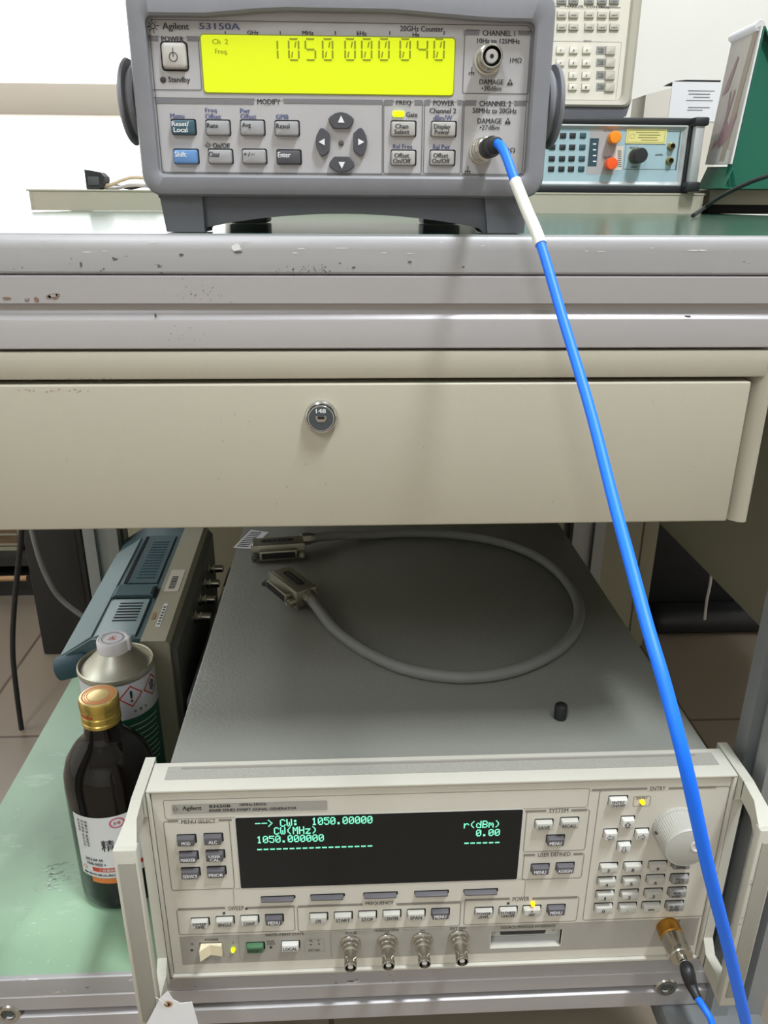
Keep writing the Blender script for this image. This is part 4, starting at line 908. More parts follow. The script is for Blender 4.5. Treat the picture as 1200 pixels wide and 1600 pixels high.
def cyl_patch(mb, c, r, a0, a1, h0, h1, m, lift=0.0, n=16, slant=0.0):
    vs = []; fs = []
    for i in range(n+1):
        a = a0+(a1-a0)*i/n
        vs += [on_cyl(c, r, a, h0+slant*i/n, lift), on_cyl(c, r, a, h1+slant*i/n, lift)]
    for i in range(n): fs.append((2*i, 2*i+2, 2*i+3, 2*i+1))
    mb.add(vs, fs, m)
def cyl_text(mb, body, c, r, a0, a1, h0, h1, m, lift=0.0003, vertical=False):
    vs, fs = text_mesh(body); mn, mx = vs.min(0), vs.max(0); d = np.maximum(mx-mn, 1e-6)
    mb.add([on_cyl(c, r, a0+(v[0]-mn[0])/d[0]*(a1-a0), h0+(v[1]-mn[1])/d[1]*(h1-h0), lift+v[2]*0.00004) for v in vs], fs, m)
lb = MB('label_white'); bc = (BXc, BYc)
cyl_patch(lb, bc, LR, -0.70, 1.55, 0.040, 0.1055, 'label_white', n=36)
cyl_text(lb, '精', bc, LR, -0.06, 0.22, 0.070, 0.082, 'ink'); cyl_text(lb, '製', bc, LR, 0.30, 0.58, 0.070, 0.082, 'ink')
for k, s_ in enumerate(('用本品前', '須注意說', '明書內容')):
    for j, ch in enumerate(s_): cyl_text(lb, ch, bc, LR, -0.58+k*0.10, -0.51+k*0.10, 0.0985-j*0.0034, 0.1012-j*0.0034, 'ink_soft')
for k, s_ in enumerate(('保存方法', '室溫陰涼')):
    for j, ch in enumerate(s_): cyl_text(lb, ch, bc, LR, -0.50+k*0.10, -0.43+k*0.10, 0.0838-j*0.0034, 0.0865-j*0.0034, 'ink_soft')
cyl_text(lb, '2023.04 44', bc, LR, -0.52, -0.08, 0.0585, 0.0615, 'ink'); cyl_text(lb, 'Y040-0450 +', bc, LR, -0.50, -0.02, 0.0535, 0.0568, 'ink')
cyl_patch(lb, bc, LR, -0.36, 1.5, 0.0470, 0.0515, 'label_red', 0.0002, 30); cyl_text(lb, '八郎藥廠股份有限公司', bc, LR, -0.2, 0.65, 0.0478, 0.0506, 'label_white')
cyl_text(lb, '醫療用藥品製造許可證', bc, LR, -0.62, 0.6, 0.0423, 0.0448, 'ink_soft')
for (a0_, h0_, ra, rb) in ((0.34, 0.0985, 0.0062, 0.0048), (-0.56, 0.0492, 0.0024, 0.0018)):
    lb.loft([[on_cyl(bc, LR, a0_+q*math.cos(2*PI*i/28)/LR, h0_+q*math.sin(2*PI*i/28)*0.85, 0.0003) for i in range(28)] for q in (ra, rb)], 'label_pink')
cyl_text(lb, '合格', bc, LR, 0.26, 0.42, 0.0968, 0.1002, 'label_pink')
for i in range(5): cyl_patch(lb, bc, LR, 1.10+i*0.06, 1.13+i*0.06, 0.058, 0.070, 'ink', 0.0003, 1)
lb.build('paper_label', bo)['label'] = 'white printed paper label'
ob = MB('label_orange'); cyl_patch(ob, bc, 0.0376, -0.42, 0.25, 0.034, 0.0395, 'label_orange', 0.0001, 16); ob.build('orange_band', bo)

# ------------------------------------------------------------------ solvent can behind it
CX, CY, CRd = -0.2195, 0.6395, 0.0340
ca = thing('solvent_can', 'round metal solvent can with cone top, white cap and hazard diamonds', 'can', (CX, CY, SZ))
MB('can_white').lathe([(0.0335, 0), (0.0340, 0.001), (0.0340, 0.170)], (CX, CY, SZ), (0, 0, 1), 'can_white', 56).build('can_body', ca)
tp = MB('tin'); tp.lathe([(0.0338, 0.1695), (0.0346, 0.1710), (0.0350, 0.1735), (0.0346, 0.1760), (0.0336, 0.1768), (0.0328, 0.1758), (0.0326, 0.1725), (0.0300, 0.1735), (0.0220, 0.1820), (0.0150, 0.1890), (0.0130, 0.1915)], (CX, CY, SZ), (0, 0, 1), 'tin', 56); tp.build('cone_top', ca)
cp_ = MB('cap_white'); cp_.lathe([(0.0142, 0.186), (0.0146, 0.1865), (0.0146, 0.2000), (0.0138, 0.2012), (0.0125, 0.2014), (0.0122, 0.2008)], (CX, CY, SZ), (0, 0, 1), 'cap_white', 60, mod=lambda i, r: 1.0 if i % 2 or r < 0.0143 else 0.985)
for q0_, q1_ in ((0.0100, 0.0092),): cp_.loft([[(CX+q*math.cos(2*PI*i/30), CY+q*math.sin(2*PI*i/30), SZ+0.2016) for i in range(30)] for q in (q0_, q1_)], 'paper_ink')
vs, fs = text_mesh('火'); mn, mx = vs.min(0), vs.max(0)
cp_.add([(CX-0.004+(v[0]-mn[0])/(mx[0]-mn[0])*0.008, CY-0.004+(v[1]-mn[1])/(mx[1]-mn[1])*0.008, SZ+0.2016+v[2]*0.00004) for v in vs], fs, 'label_red')
cp_.box(CX+0.0125, CX+0.0165, CY-0.004, CY+0.003, SZ+0.190, SZ+0.2025, 'cap_white', bev=0.0008)
cp_.build('screw_cap', ca)
lb = MB('can_green'); cc_ = (CX, CY)
cyl_patch(lb, cc_, CRd, -1.5, 1.7, 0.006, 0.133, 'can_green', 0.0002, 40, slant=0.0)
def dia(a, h, r_, sym):
    c_ = [(0, 1), (1, 0), (0, -1), (-1, 0)]; o = [(c_[k][0]+(c_[(k+1) % 4][0]-c_[k][0])*j/6, c_[k][1]+(c_[(k+1) % 4][1]-c_[k][1])*j/6) for k in range(4) for j in range(6)]
    lb.loft([[on_cyl(cc_, CRd, a+x*q/CRd, h+z*q, 0.0003) for x, z in o] for q in (r_, r_*0.86)], 'label_red')
    if sym: cyl_text(lb, sym, cc_, CRd, a-(0.0012 if sym == '!' else 0.0035)/CRd, a+(0.0012 if sym == '!' else 0.0035)/CRd, h-r_*0.52, h+r_*0.52, 'ink', 0.0003)
dia(0.60, 0.1565, 0.0115, '!'); dia(1.30, 0.1565, 0.0115, '❄'); dia(-0.10, 0.1565, 0.0115, None)
for k in range(3): cyl_text(lb, '危害性'[k], cc_, CRd, 0.62+k*0.16, 0.70+k*0.16, 0.1385, 0.1410, 'ink_soft', 0.0003)
for k in range(9): cyl_patch(lb, cc_, CRd, 0.45, 1.4-0.05*(k % 3), 0.1245-k*0.006, 0.1255-k*0.006, 'can_white', 0.0004, 8)
lb.build('green_label', ca)

# ------------------------------------------------------------------ oscilloscope lying along the shelf
so = thing('oscilloscope', 'teal and beige oscilloscope standing sideways on the green shelf behind the can', 'oscilloscope', (-0.24, 0.84, SZ))
OT = -0.409
def tilt(x, y): return x-(y-0.685)*0.035      # the case is turned slightly
Y0, Y1 = 0.684, 0.990
def slab(mb, poly, ya, yb, m):
    mb.loft([[(tilt(x, y), y, z) for x, z in poly] for y in (ya, yb)], m, True, True)
mb = MB('teal_plastic'); slab(mb, [(-0.2085, OT), (-0.2085, SZ+0.006), (-0.245, SZ+0.006), (-0.258, OT-0.055), (-0.290, OT-0.030), (-0.291, OT-0.021), (-0.258, OT)], Y0+0.006, Y1, 'teal_plastic'); case = mb.build('rear_case', so)
mb = MB('teal_pale'); slab(mb, [(-0.2915, OT-0.0215), (-0.2580, OT+0.0004), (-0.2590, OT+0.0014), (-0.2925, OT-0.0205)], Y0+0.010, Y1-0.05, 'teal_pale'); mb.build('sloping_back', so)  # paler slab: window light on the slope put into its colour
mb = MB('scope_beige'); slab(mb, [(-0.1800, OT-0.004), (-0.1800, SZ+0.004), (-0.2085, SZ+0.004), (-0.2085, OT+0.0005), (-0.1835, OT+0.0005)], Y0, Y1+0.004, 'scope_beige')
slab(mb, [(-0.1740, OT-0.014), (-0.1740, SZ+0.012), (-0.1800, SZ+0.008), (-0.1800, OT-0.007)], Y0+0.006, Y1-0.004, 'scope_grey'); mb.build('front_bezel', so)
mb = MB('teal_dark'); mb.lathe([(0.010, 0), (0.0125, 0.002), (0.0125, 0.030), (0.011, 0.033)], (tilt(-0.2950, Y0), Y0+0.006, OT-0.033), (1, 0.0, 0.25), 'teal_dark', 24)
mb.box(tilt(-0.254, Y0), tilt(-0.212, Y0), Y0+0.0035, Y0+0.0065, SZ+0.01, OT-0.010, 'teal_dark')
mb.build('corner_bumper', so)
# raised vent panel, vents and folded handle on the top
mb = MB('teal_plastic'); slab(mb, [(-0.2150, OT), (-0.2150, OT+0.0025), (-0.2520, OT+0.0025), (-0.2570, OT)], Y0+0.010, 0.770, 'teal_pale'); slab(mb, [(-0.2150, OT), (-0.2150, OT+0.0020), (-0.2480, OT+0.0020), (-0.2480, OT)], 0.810, 0.945, 'teal_plastic')
mb.build('raised_cover', so)
mb = MB('gap_black')
for k in range(7): y = 0.722+k*0.0062; slab(mb, [(-0.2200, OT+0.0026), (-0.2200, OT+0.0030), (-0.2445, OT+0.0030), (-0.2445, OT+0.0026)], y, y+0.0020, 'gap_black')
for k in range(14): y = 0.822+k*0.0078; slab(mb, [(-0.2200, OT+0.0021), (-0.2200, OT+0.0025), (-0.2400, OT+0.0025), (-0.2400, OT+0.0021)], y, y+0.0028, 'teal_dark')
slab(mb, [(-0.2490, OT+0.0006), (-0.2490, OT+0.0012), (-0.2530, OT+0.0012), (-0.2530, OT+0.0006)], 0.812, 0.945, 'gap_black')
slab(mb, [(-0.2150, OT+0.0002), (-0.2150, OT+0.0008), (-0.2530, OT+0.0008), (-0.2530, OT+0.0002)], 0.7705, 0.776, 'gap_black')
mb.build('vent_slots', so)
mb = MB('teal_plastic'); slab(mb, [(-0.2130, OT), (-0.2130, OT+0.0045), (-0.2540, OT+0.0045), (-0.2600, OT)], 0.776, 0.802, 'teal_plastic'); slab(mb, [(-0.2130, OT+0.0046), (-0.2130, OT+0.0050), (-0.2160, OT+0.0050), (-0.2160, OT+0.0046)], 0.778, 0.796, 'gap_black'); mb.build('carry_handle', so)
mb = MB('paper'); slab(mb, [(-0.1880, OT+0.0006), (-0.1880, OT+0.0010), (-0.2040, OT+0.0010), (-0.2040, OT+0.0006)], 0.790, 0.845, 'paper_cream')
for k in range(8): slab(mb, [(-0.1930, OT+0.0011), (-0.1930, OT+0.0014), (-0.2000, OT+0.0014), (-0.2000, OT+0.0011)], 0.797+k*0.0040, 0.799+k*0.0040, 'ink')
mb.build('inventory_sticker', so)['label'] = 'white barcode sticker'
mb = MB('paper'); slab(mb, [(-0.1940, OT+0.0006), (-0.1940, OT+0.0009), (-0.1985, OT+0.0009), (-0.1985, OT+0.0006)], 0.712, 0.762, 'paper')
for k in range(7): slab(mb, [(-0.1950, OT+0.0010), (-0.1950, OT+0.0012), (-0.1975, OT+0.0012), (-0.1975, OT+0.0010)], 0.716+k*0.006, 0.719+k*0.006, 'ink_soft')
mb.build('strip_label', so)
mb = MB('wood_rod'); slab(mb, [(-0.2025, OT+0.0006), (-0.2025, OT+0.0009), (-0.2060, OT+0.0009), (-0.2060, OT+0.0006)], 0.728, 0.742, 'wood_rod')
mb.build('seal_sticker', so)
for k in range(4):
    y = 0.795+k*0.042; p = (tilt(-0.174, y), y, OT-0.035); mb = MB('steel')
    mb.lathe([(0.0075, 0), (0.0075, 0.002), (0.0058, 0.003), (0.0058, 0.008), (0.0049, 0.009), (0.0049, 0.019), (0.0040, 0.0195)], p, (1, 0, 0), 'steel', 24); mb.build('input_socket', so)
# slim grey unit between scope and generator
un = thing('electrical_unit', 'slim grey unit with a small green label wedged beside the oscilloscope', 'electrical unit', (-0.157, 0.82, SZ))
mb = MB('scope_grey'); mb.box(-0.166, -0.143, 0.67, 0.985, SZ, -0.470, bev=0.003); mb.build('casing', un)
mb = MB('paper'); mb.box(-0.164, -0.146, 0.86, 0.92, -0.4699, -0.4692, 'paper'); mb.box(-0.162, -0.149, 0.866, 0.890, -0.4692, -0.4688, 'cal_green'); mb.build('green_label', un)
mb = MB('cable_grey'); mb.tube(spline([(-0.150, 0.69, -0.462), (-0.152, 0.75, -0.462), (-0.156, 0.82, -0.4625), (-0.150, 0.87, -0.462)], 6), 0.007, 'cable_grey', 12)
mb.build('flex_lead', un)

# ------------------------------------------------------------------ paper tag hanging from the left handle
pt = [on_y(x, y, 0.4015) for x, y in ((250, 1560), (262, 1549), (270, 1562), (282, 1568), (300, 1566), (326, 1660), (238, 1668), (226, 1606))]
mb = MB('paper'); n = len(pt)
mb.loft([[(p[0], 0.4015, p[2]) for p in pt], [(p[0], 0.4020, p[2]) for p in pt]], 'paper', True, True)
hp = on_y(262, 1569, 0.4012)
mb.lathe([(0.0030, 0), (0.0030, 0.0004)], (hp[0]+0.0004, 0.4014, hp[2]), (0, -1, 0), 'wood_rod', 20); mb.lathe([(0.0015, 0), (0.0015, 0.0006)], (hp[0]+0.0004, 0.4014, hp[2]), (0, -1, 0), 'gap_black', 14)
mb.tube(spline([(hp[0], 0.4008, hp[2]), (hp[0]-0.004, 0.400, hp[2]+0.006), (hp[0]-0.009, 0.404, hp[2]+0.004)], 5), 0.0003, 'paper_cream', 6)
tag(centre_origin(mb.build('paper_tag')), 'white paper tag with punched hole hanging below the left handle of the generator', 'tag')

# ------------------------------------------------------------------ steel riser at the back of the bench top
YR = 1.30; RT = on_y(600, 299, YR)[2]
ri = thing('bench_riser', 'low beige steel riser shelf along the back of the bench top', 'riser shelf', (0.05, 1.42, TZ))
xl = on_y(42, 310, YR)[0]; xr = on_y(1102, 310, YR)[0]
mb = MB('steel_beige'); mb.box(xl, xr, YR, YR+0.30, RT-0.003, RT, bev=0.0008); mb.build('top_plate', ri)
mb = MB('steel_beige'); mb.box(xl+0.004, xr-0.003, YR+0.001, YR+0.004, TZ, RT-0.003); mb.box(xl+0.004, xl+0.007, YR, YR+0.3, TZ, RT-0.003); mb.box(xr-0.006, xr-0.003, YR, YR+0.3, TZ, RT-0.003); mb.build('skirt', ri)
r2 = MB('steel_beige'); xa = on_y(1108, 310, 1.32)[0]
r2.box(xa, xa+0.5, 1.32, 1.60, -0.004, RT+0.006, bev=0.001); r2.box(xa+0.01, xa+0.49, 1.34, 1.60, TZ, -0.0042, 'gap_black')
tag(centre_origin(r2.build('raised_shelf')), 'beige steel shelf block under the green calendar stand', 'shelf')
MB  # (tabletop continues under it)

# ------------------------------------------------------------------ small function generator on the riser
FY_ = 1.30; FF = Face(FY_+0.006)
fg = thing('function_generator', 'small black cased function generator with orange caps and yellow sticker', 'test instrument', (0.40, 1.42, RT))
gx0 = 0.20; gx1 = on_y(1072, 240, FY_)[0]; gz0 = RT+0.0003; gz1 = on_y(960, 183, FY_)[2]
mb = MB('plastic_black'); mb.box(gx0, gx1+0.012, FY_, FY_+0.24, gz1-0.010, gz1, bev=0.003); mb.box(gx0, gx1+0.012, FY_, FY_+0.24, gz0, gz0+0.010, bev=0.002); mb.box(gx0, gx1, FY_+0.012, FY_+0.23, gz0+0.008, gz1-0.008)
mb.box(gx1-0.0005, gx1+0.010, FY_-0.001, FY_+0.02, gz0+0.004, gz1-0.004, bev=0.002); mb.build('black_case', fg)
mb = MB('plastic_black'); hx = on_y(1080, 240, FY_-0.02)[0]
mb.box(hx, hx+0.022, FY_-0.020, FY_+0.03, gz0+0.002, gz0+0.016, bev=0.003); mb.box(hx, hx+0.022, FY_-0.020, FY_+0.03, gz1-0.012, gz1, bev=0.003)
mb.box(hx+0.004, hx+0.018, FY_-0.016, FY_-0.002, gz0+0.012, gz1-0.010, 'fg_frame', bev=0.002); mb.build('corner_handle', fg)
fx0, fx1 = gx0+0.008, gx1-0.001; fz0, fz1 = gz0+0.010, gz1-0.010
mb = MB('fg_frame'); L = [[(x, y, z) for x, z in rr_loop(fx0+i, fx1-i, fz0+i, fz1-i, 0.002, 3)] for i, y in ((0, FY_+0.012), (0, FY_+0.001), (0.002, FY_+0.0005), (0.006, FY_+0.0055), (0.006, FY_+0.008))]
mb.loft(L, 'fg_frame'); mb.box(fx0, fx1, FY_+0.006, FY_+0.012, fz0, fz1, 'fg_panel')
FF.bar(mb, 941, 235, 44, 76, 'fg_grey'); FF.frame(mb, 1018, 235, 82, 60, 'ink_soft', 0.0006, 0.001); FF.bar(mb, 1060, 235, 2, 62, 'line_grey')
FF.bar(mb, 927, 238, 14, 44, 'fg_dark', 0.0003)
for k, s_ in enumerate('\u25c7\u2582\u2571\u25c7'): FF.bar(mb, 929, 225+k*9, 5, 2, 'ink_white', 0.0005)
FF.bar(mb, 967, 247, 12, 38, 'paper_cream', 0.0003)
for k in range(9): FF.bar(mb, 968, 236+k*3, 6, 1.2, 'ink', 0.0005)
FF.txt(mb, 'SYNC\nOUTPUT', 951, 203, 16, 6, 'ink_soft', 0.0004); FF.txt(mb, 'AMPL', 1030, 242, 13, 3, 'ink', 0.0004); FF.txt(mb, 'MOD IN', 991, 231, 14, 3, 'ink', 0.0004); FF.txt(mb, 'OFFSET', 991, 261, 12, 3, 'ink', 0.0004); FF.txt(mb, 'OUT', 949, 246, 12, 4, 'ink_soft', 0.0004)
mb.build('front_panel', fg)
for i, cy in enumerate((212, 230, 248, 264)):
    for j, cx in enumerate((864, 880, 895, 911)):
        cx += -i*0.9
        FF.key(fg, cx, cy, 9.5, 8, 0.002, 'fg_dark' if j == 3 else 'plastic_black', None, rad=0.0008, bev=0.0005, gap=0.0002) if True else None
        b_ = MB('ink_white')
mb = MB('sticker_yellow'); x0, x1, z0, z1 = FF.r(1010, 213, 63, 23, 0.001); mb.box(x0, x1, FF.Y-0.0012, FF.Y-0.0008, z0, z1)
FF.frame(mb, 1010, 213, 58, 19, 'brass', 0.0004, 0.0005, 0.0014)
for k in range(4): FF.bar(mb, 1012+k % 2*3, 207+k*4, 36-k*3, 1.0, 'brass', 0.0014)
FF.frame(mb, 988, 213, 7, 7, 'brass', 0.0004, 0.002, 0.0014); mb.build('calibration_sticker', fg)['label'] = 'yellow calibration sticker'
for px_, py_, m in ((957, 216, 'cap_orange_a'), (952, 256.5, 'cap_orange_b')):
    p = on_y(px_, py_, FF.Y); mb = MB(m); mb.lathe([(0.0082, 0), (0.0082, 0.002), (0.0090, 0.003), (0.0090, 0.020), (0.0080, 0.022), (0.006, 0.0222)], p, (-0.1, -1, 0), m, 24, mod=lambda i, r: 1 if i % 2 else 0.95); mb.build('socket_cap', fg)['label'] = 'orange plastic socket cap'
p = on_y(993, 244, FF.Y); mb = MB('plastic_black'); mb.lathe([(0.0115, 0), (0.0115, 0.002), (0.0105, 0.003)], p, (0, -1, 0), 'brass', 28); mb.lathe([(0.0108, 0.002), (0.0108, 0.024), (0.0098, 0.026), (0.004, 0.0262)], p, (0, -1, 0), 'plastic_black', 32, mod=lambda i, r: 1 if i % 2 else 0.97); mb.build('rotary_knob', fg)
for px_, py_ in ((1048, 229), (1045.5, 251.5)):
    p = on_y(px_, py_, FF.Y); mb = MB('brass'); mb.lathe([(0.0058, 0), (0.0058, 0.002), (0.0046, 0.003), (0.0046, 0.008), (0.0036, 0.0082), (0.0034, 0.004)], p, (0, -1, 0), 'brass', 20); mb.lathe([(0.0033, 0), (0.0033, 0.0055)], p, (0, -1, 0), 'gap_black', 14); mb.build('output_socket', fg)

# ------------------------------------------------------------------ larger analyser standing on it
AY = 1.33; FA = Face(AY)
an = thing('network_analyzer', 'tall beige keypad instrument standing on the small black generator', 'test instrument', (0.28, 1.45, gz1))
ax1 = on_y(996, 80, AY-0.004)[0]; ax0 = 0.05; az0 = on_y(930, 168, AY-0.004)[2]; az1 = az0+0.30
mb = MB('analyzer_frame'); L = []
for i, y in ((0, AY+0.03), (0, AY), (0.002, AY-0.005), (0.006, AY-0.007), (0.014, AY-0.005), (0.017, AY-0.0002), (0.017, AY+0.003)): L.append([(x, y, z) for x, z in rr_loop(ax0+i, ax1-i, az0+i*0.6, az1-i, 0.010, 4)])
mb.loft(L, 'analyzer_frame', True, False); mb.build('bezel_frame', an)
mb = MB('analyzer_face'); mb.box(ax0+0.012, ax1-0.012, AY, AY+0.004, az0+0.006, az1-0.012)
FA.frame(mb, 868, 110, 198, 92, 'gen_line', 0.0005, 0.001)
FA.bar(mb, 905, 11, 130, 1.6, 'gen_line'); FA.bar(mb, 905, 11, 60, 5, 'analyzer_face', 0.0003); FA.txt(mb, 'MARKER  CONTROL', 918, 10.5, 70, 4, 'ink_soft', 0.0005); FA.txt(mb, 'DATA', 918, 64, 12, 3, 'ink_soft', 0.0005)
for i, cy in enumerate((79, 98, 117.5, 136)):
    FA.bar(mb, 939, cy, 15, 13, 'analyzer_key_grey', 0.0003); FA.txt(mb, 'Hz\ndB', 939, cy, 9, 8, 'ink_soft', 0.0005)
mb.build('front_panel', an)
MB('bumper_dark').box(ax0+0.004, ax1-0.006, AY+0.004, AY+0.27, az0+0.004, az1-0.004, bev=0.003).build('case', an)
mb = MB('bumper_dark'); mb.prism([(ax0+0.02, gz1+0.0002), (ax1-0.016, gz1+0.0002), (ax1-0.006, gz1+0.004), (ax1, az0+0.012), (ax1-0.004, az0+0.002), (ax0+0.02, az0+0.002)], 'y', AY-0.002, AY+0.26); mb.build('base_foot', an)
for cy in (1, 23, 42):
    for cx in (858, 878, 896.5, 921, 941, 960): FA.key(an, cx, cy, 15, 10, 0.0035, 'analyzer_key_grey' if cy < 10 else 'analyzer_key', 'MKR', 'ink_soft', 9, 2.4, 1, rad=0.0008, bev=0.0005, gap=0.0002)
for i, cy in enumerate((78.5, 98, 117.5, 136)):
    for j, cx in enumerate((876, 896.5, 917)):
        FA.key(an, cx-i*0.5, cy, 13.5, 10, 0.0035, 'analyzer_face', ('789', '456', '123', '0.-')[i][j], 'ink_soft', 2.4, 4, 0.5, rad=0.0008, bev=0.0005, gap=0.0003)
    FA.key(an, 954-i*0.4, cy+0.5, 15, 13, 0.0035, 'analyzer_key', None, rad=0.0008, bev=0.0005, gap=0.0003)

# ------------------------------------------------------------------ file box and paper behind
fb = thing('file_box', 'white file box holding printed papers behind the black generator', 'box', (0.55, 1.56, RT))
x0 = on_y(1008, 160, 1.52)[0]; x1 = on_y(1130, 160, 1.52)[0]; z1 = on_y(1050, 136, 1.52)[2]; zl = on_y(1010, 148, 1.52)[2]
mb = MB('paper_cream'); mb.prism([(x0, RT), (x0, zl), (x0+0.05, z1), (x1, z1+0.003), (x1, RT)], 'y', 1.52, 1.59); mb.build('box_body', fb)
mb = MB('paper'); F2 = Face(1.5195); x0, x1, z0, z1 = F2.r(1086, 160, 78, 60)
mb.box(x0, x1, 1.5190, 1.5197, z0, z1+0.002)
for k in range(4): F2.bar(mb, 1096-(k % 2)*3, 142+k*5, 42-(k % 3)*8, 1.3, 'paper_ink', 0.001)
for k in range(2): F2.bar(mb, 1092-(k % 2)*6, 168+k*4, 34-k*10, 1.3, 'paper_ink', 0.001)
mb.build('printed_sheet', fb)
mb = MB('fg_dark'); x0, x1, z0, z1 = F2.r(1090, 127, 80, 7)
mb.prism([(x0, z0), (x0+0.01, z1-0.002), (x0+0.03, z1), (x1, z1), (x1, z0)], 'y', 1.53, 1.56, 'gap_black'); mb.build('folder_edge', fb)

# ------------------------------------------------------------------ desk calendar on a green stand
ZB = on_y(1102, 257, 1.335)[2]
ca_ = thing('desk_calendar', 'leaning desk calendar with spiral binding on a green card stand', 'calendar', (0.62, 1.27, RT+0.006))
P0 = on_y(1102, 257, 1.345); P1 = on_y(1141, 256, 1.225)
P2 = on_y(1144, 61, 1.345+0.004); P3 = on_y(1206, 33, 1.225)
P0, P1, P2, P3 = [Vector(p) for p in (P0, P1, P2, P3)]
P3 = P1+P2-P0
nrm = (P1-P0).cross(P2-P0).normalized()
if nrm.x > 0: nrm = -nrm
mb = MB('cal_page')
for k in range(4):
    o = nrm*(-0.0008*k); mb.loft([[tuple(p+o) for p in (P0, P1, P3, P2)], [tuple(p+o-nrm*0.0006) for p in (P0, P1, P3, P2)]], 'cal_page' if k == 0 else 'paper', True, True)
def on_page(u, v, l=0.0004): return tuple(P0+(P1-P0)*u+(P2-P0)*v+(P3-P1-P2+P0)*u*v+nrm*l)
def blob(pts, m, l=0.0004): mb.add([on_page(u, v, l) for u, v in pts], [tuple(range(len(pts)))], m)
blob([(0.55, 0.02), (0.75, 0.02), (0.95, 0.98), (0.78, 0.98)], 'cal_tan'); blob([(0.0, 0.0), (0.9, 0.0), (0.9, 0.10), (0.5, 0.14), (0.0, 0.08)], 'label_white', 0.0003)
blob([(0.30, 0.18), (0.42, 0.12), (0.70, 0.20), (0.86, 0.36), (0.80, 0.40), (0.62, 0.30), (0.50, 0.34), (0.42, 0.30)], 'cal_pink', 0.0006)
blob([(0.40, 0.30), (0.50, 0.33), (0.60, 0.56), (0.55, 0.58)], 'cal_pink', 0.0006); blob([(0.44, 0.32), (0.50, 0.34), (0.44, 0.58), (0.40, 0.56)], 'cal_pink', 0.0007)
blob([(0.10, 0.55), (0.30, 0.58), (0.45, 0.82), (0.40, 0.84), (0.20, 0.66)], 'cal_pink', 0.0006); blob([(0.12, 0.12), (0.30, 0.16), (0.22, 0.20)], 'cal_pink', 0.0007)
mb.build('calendar_pages', ca_)
mb = MB('steel')
for k in range(26):
    u = 0.02+k*0.038; c = P2+(P3-P2)*u+Vector((0, 0, 0.001)); w_ = (P3-P2).normalized(); a = nrm; b = w_.cross(nrm)
    mb.tube([tuple(c+(a*math.cos(t_)+b*math.sin(t_))*0.006) for t_ in [2*PI*i/12 for i in range(13)]], 0.0007, 'cap_white', 5)
mb.build('spiral_binding', ca_)
base = RT+0.0062; sb_ = MB('cal_green'); th = 0.002
yA, yB = 1.345, 1.222
apex0, apex1 = P2-nrm*0.006, P3-nrm*0.006
def board(a0, a1, b1, b0, m='cal_green'):
    q = [Vector(p) for p in (a0, a1, b1, b0)]; nn = (q[1]-q[0]).cross(q[3]-q[0]).normalized()*th
    sb_.loft([[tuple(p) for p in q], [tuple(p+nn) for p in q]], m, True, True)
f0 = Vector((P0.x-0.006, yA, base)); f1 = Vector((P1.x-0.006, yB, base)); 
board(f0, f1, P1-nrm*0.006+Vector((0, 0, -0.004)), P0-nrm*0.006+Vector((0, 0, -0.004)))
board(P0-nrm*0.006, P1-nrm*0.006, apex1, apex0)
bk0 = Vector((P0.x+0.16, yA, base)); bk1 = Vector((P1.x+0.16, yB, base))
board(bk0, bk1, apex1, apex0); board(f0, f1, bk1, bk0)
ia, ib, ic = f1+Vector((0.004, 0.012, 0)), bk1+Vector((-0.004, 0.012, 0)), apex1+Vector((0, 0.012, -0.004))
sb_.loft([[tuple(ia), tuple(ib), tuple(ic)], [tuple(p+Vector((0, 0.002, 0))) for p in (ia, ib, ic)]], 'cal_green', True, True)
sb_.add([tuple(f0+Vector((0, -0.115, 0))), tuple(P1+Vector((0.0, 0, -0.003))), tuple(P1+Vector((0.004, 0.001, -0.003))), tuple(f1+Vector((0.02, 0, 0)))], [(0, 1, 2, 3)], 'cal_green')
sb_.build('card_stand', ca_)

# black lead on the bench at the right
lead = [on_z(1083, 337, TZ+0.003), on_y(1100, 325, 1.10), on_y(1125, 308, 1.05), on_y(1160, 290, 1.02), on_y(1200, 275, 1.0), on_y(1260, 262, 0.98)]
tag(centre_origin(MB('cable_black').tube(spline([tuple(p) for p in lead], 6), 0.0026, 'cable_black', 10).build('power_lead')), 'thin black lead running across the bench in front of the calendar', 'cable')
# clutter at the left of the riser
mb = MB('plastic_black'); x0, x1, z0, z1 = Face(1.32).r(148.5, 282, 30, 30); z0 = RT+0.0003
mb.prism([(x0, z0), (x0, z1+0.002), (x0+(x1-x0)*0.8, z1-0.002), (x1, z1-0.008), (x1, z0+0.012), (x0+(x1-x0)*0.85, z0+0.004), (x0+(x1-x0)*0.6, z0)], 'y', 1.32, 1.35, 'plastic_black')
mb.box(x0+0.004, x1-0.008, 1.3185, 1.32, z0+0.006, z1-0.008, 'slot_dark', bev=0.0005)
tag(centre_origin(mb.build('power_adapter')), 'small black plastic adapter on the left end of the riser', 'adapter')
for k, (m, pts_, lab) in enumerate((
    ('wire_beige', ((158, 292), (175, 288), (192, 281), (210, 277), (240, 280)), 'beige wire arching up behind the black adapter'),
    ('cap_white', ((152, 296), (165, 293), (185, 294), (205, 289), (240, 290)), 'white wire lying flat along the riser edge'),
    ('cable_black', ((165, 296), (185, 291), (205, 294), (225, 290), (245, 294)), 'dark wire weaving between two pale wires on the riser'))):
    pp = [on_y(x, y, 1.335+0.012*k) for x, y in pts_]; pp = [(p[0], p[1], max(p[2], RT+0.0032)) for p in pp]
    tag(centre_origin(MB(m).tube(spline(pp, 6), 0.0028, m, 8).build('loose_wire')), lab, 'wire')

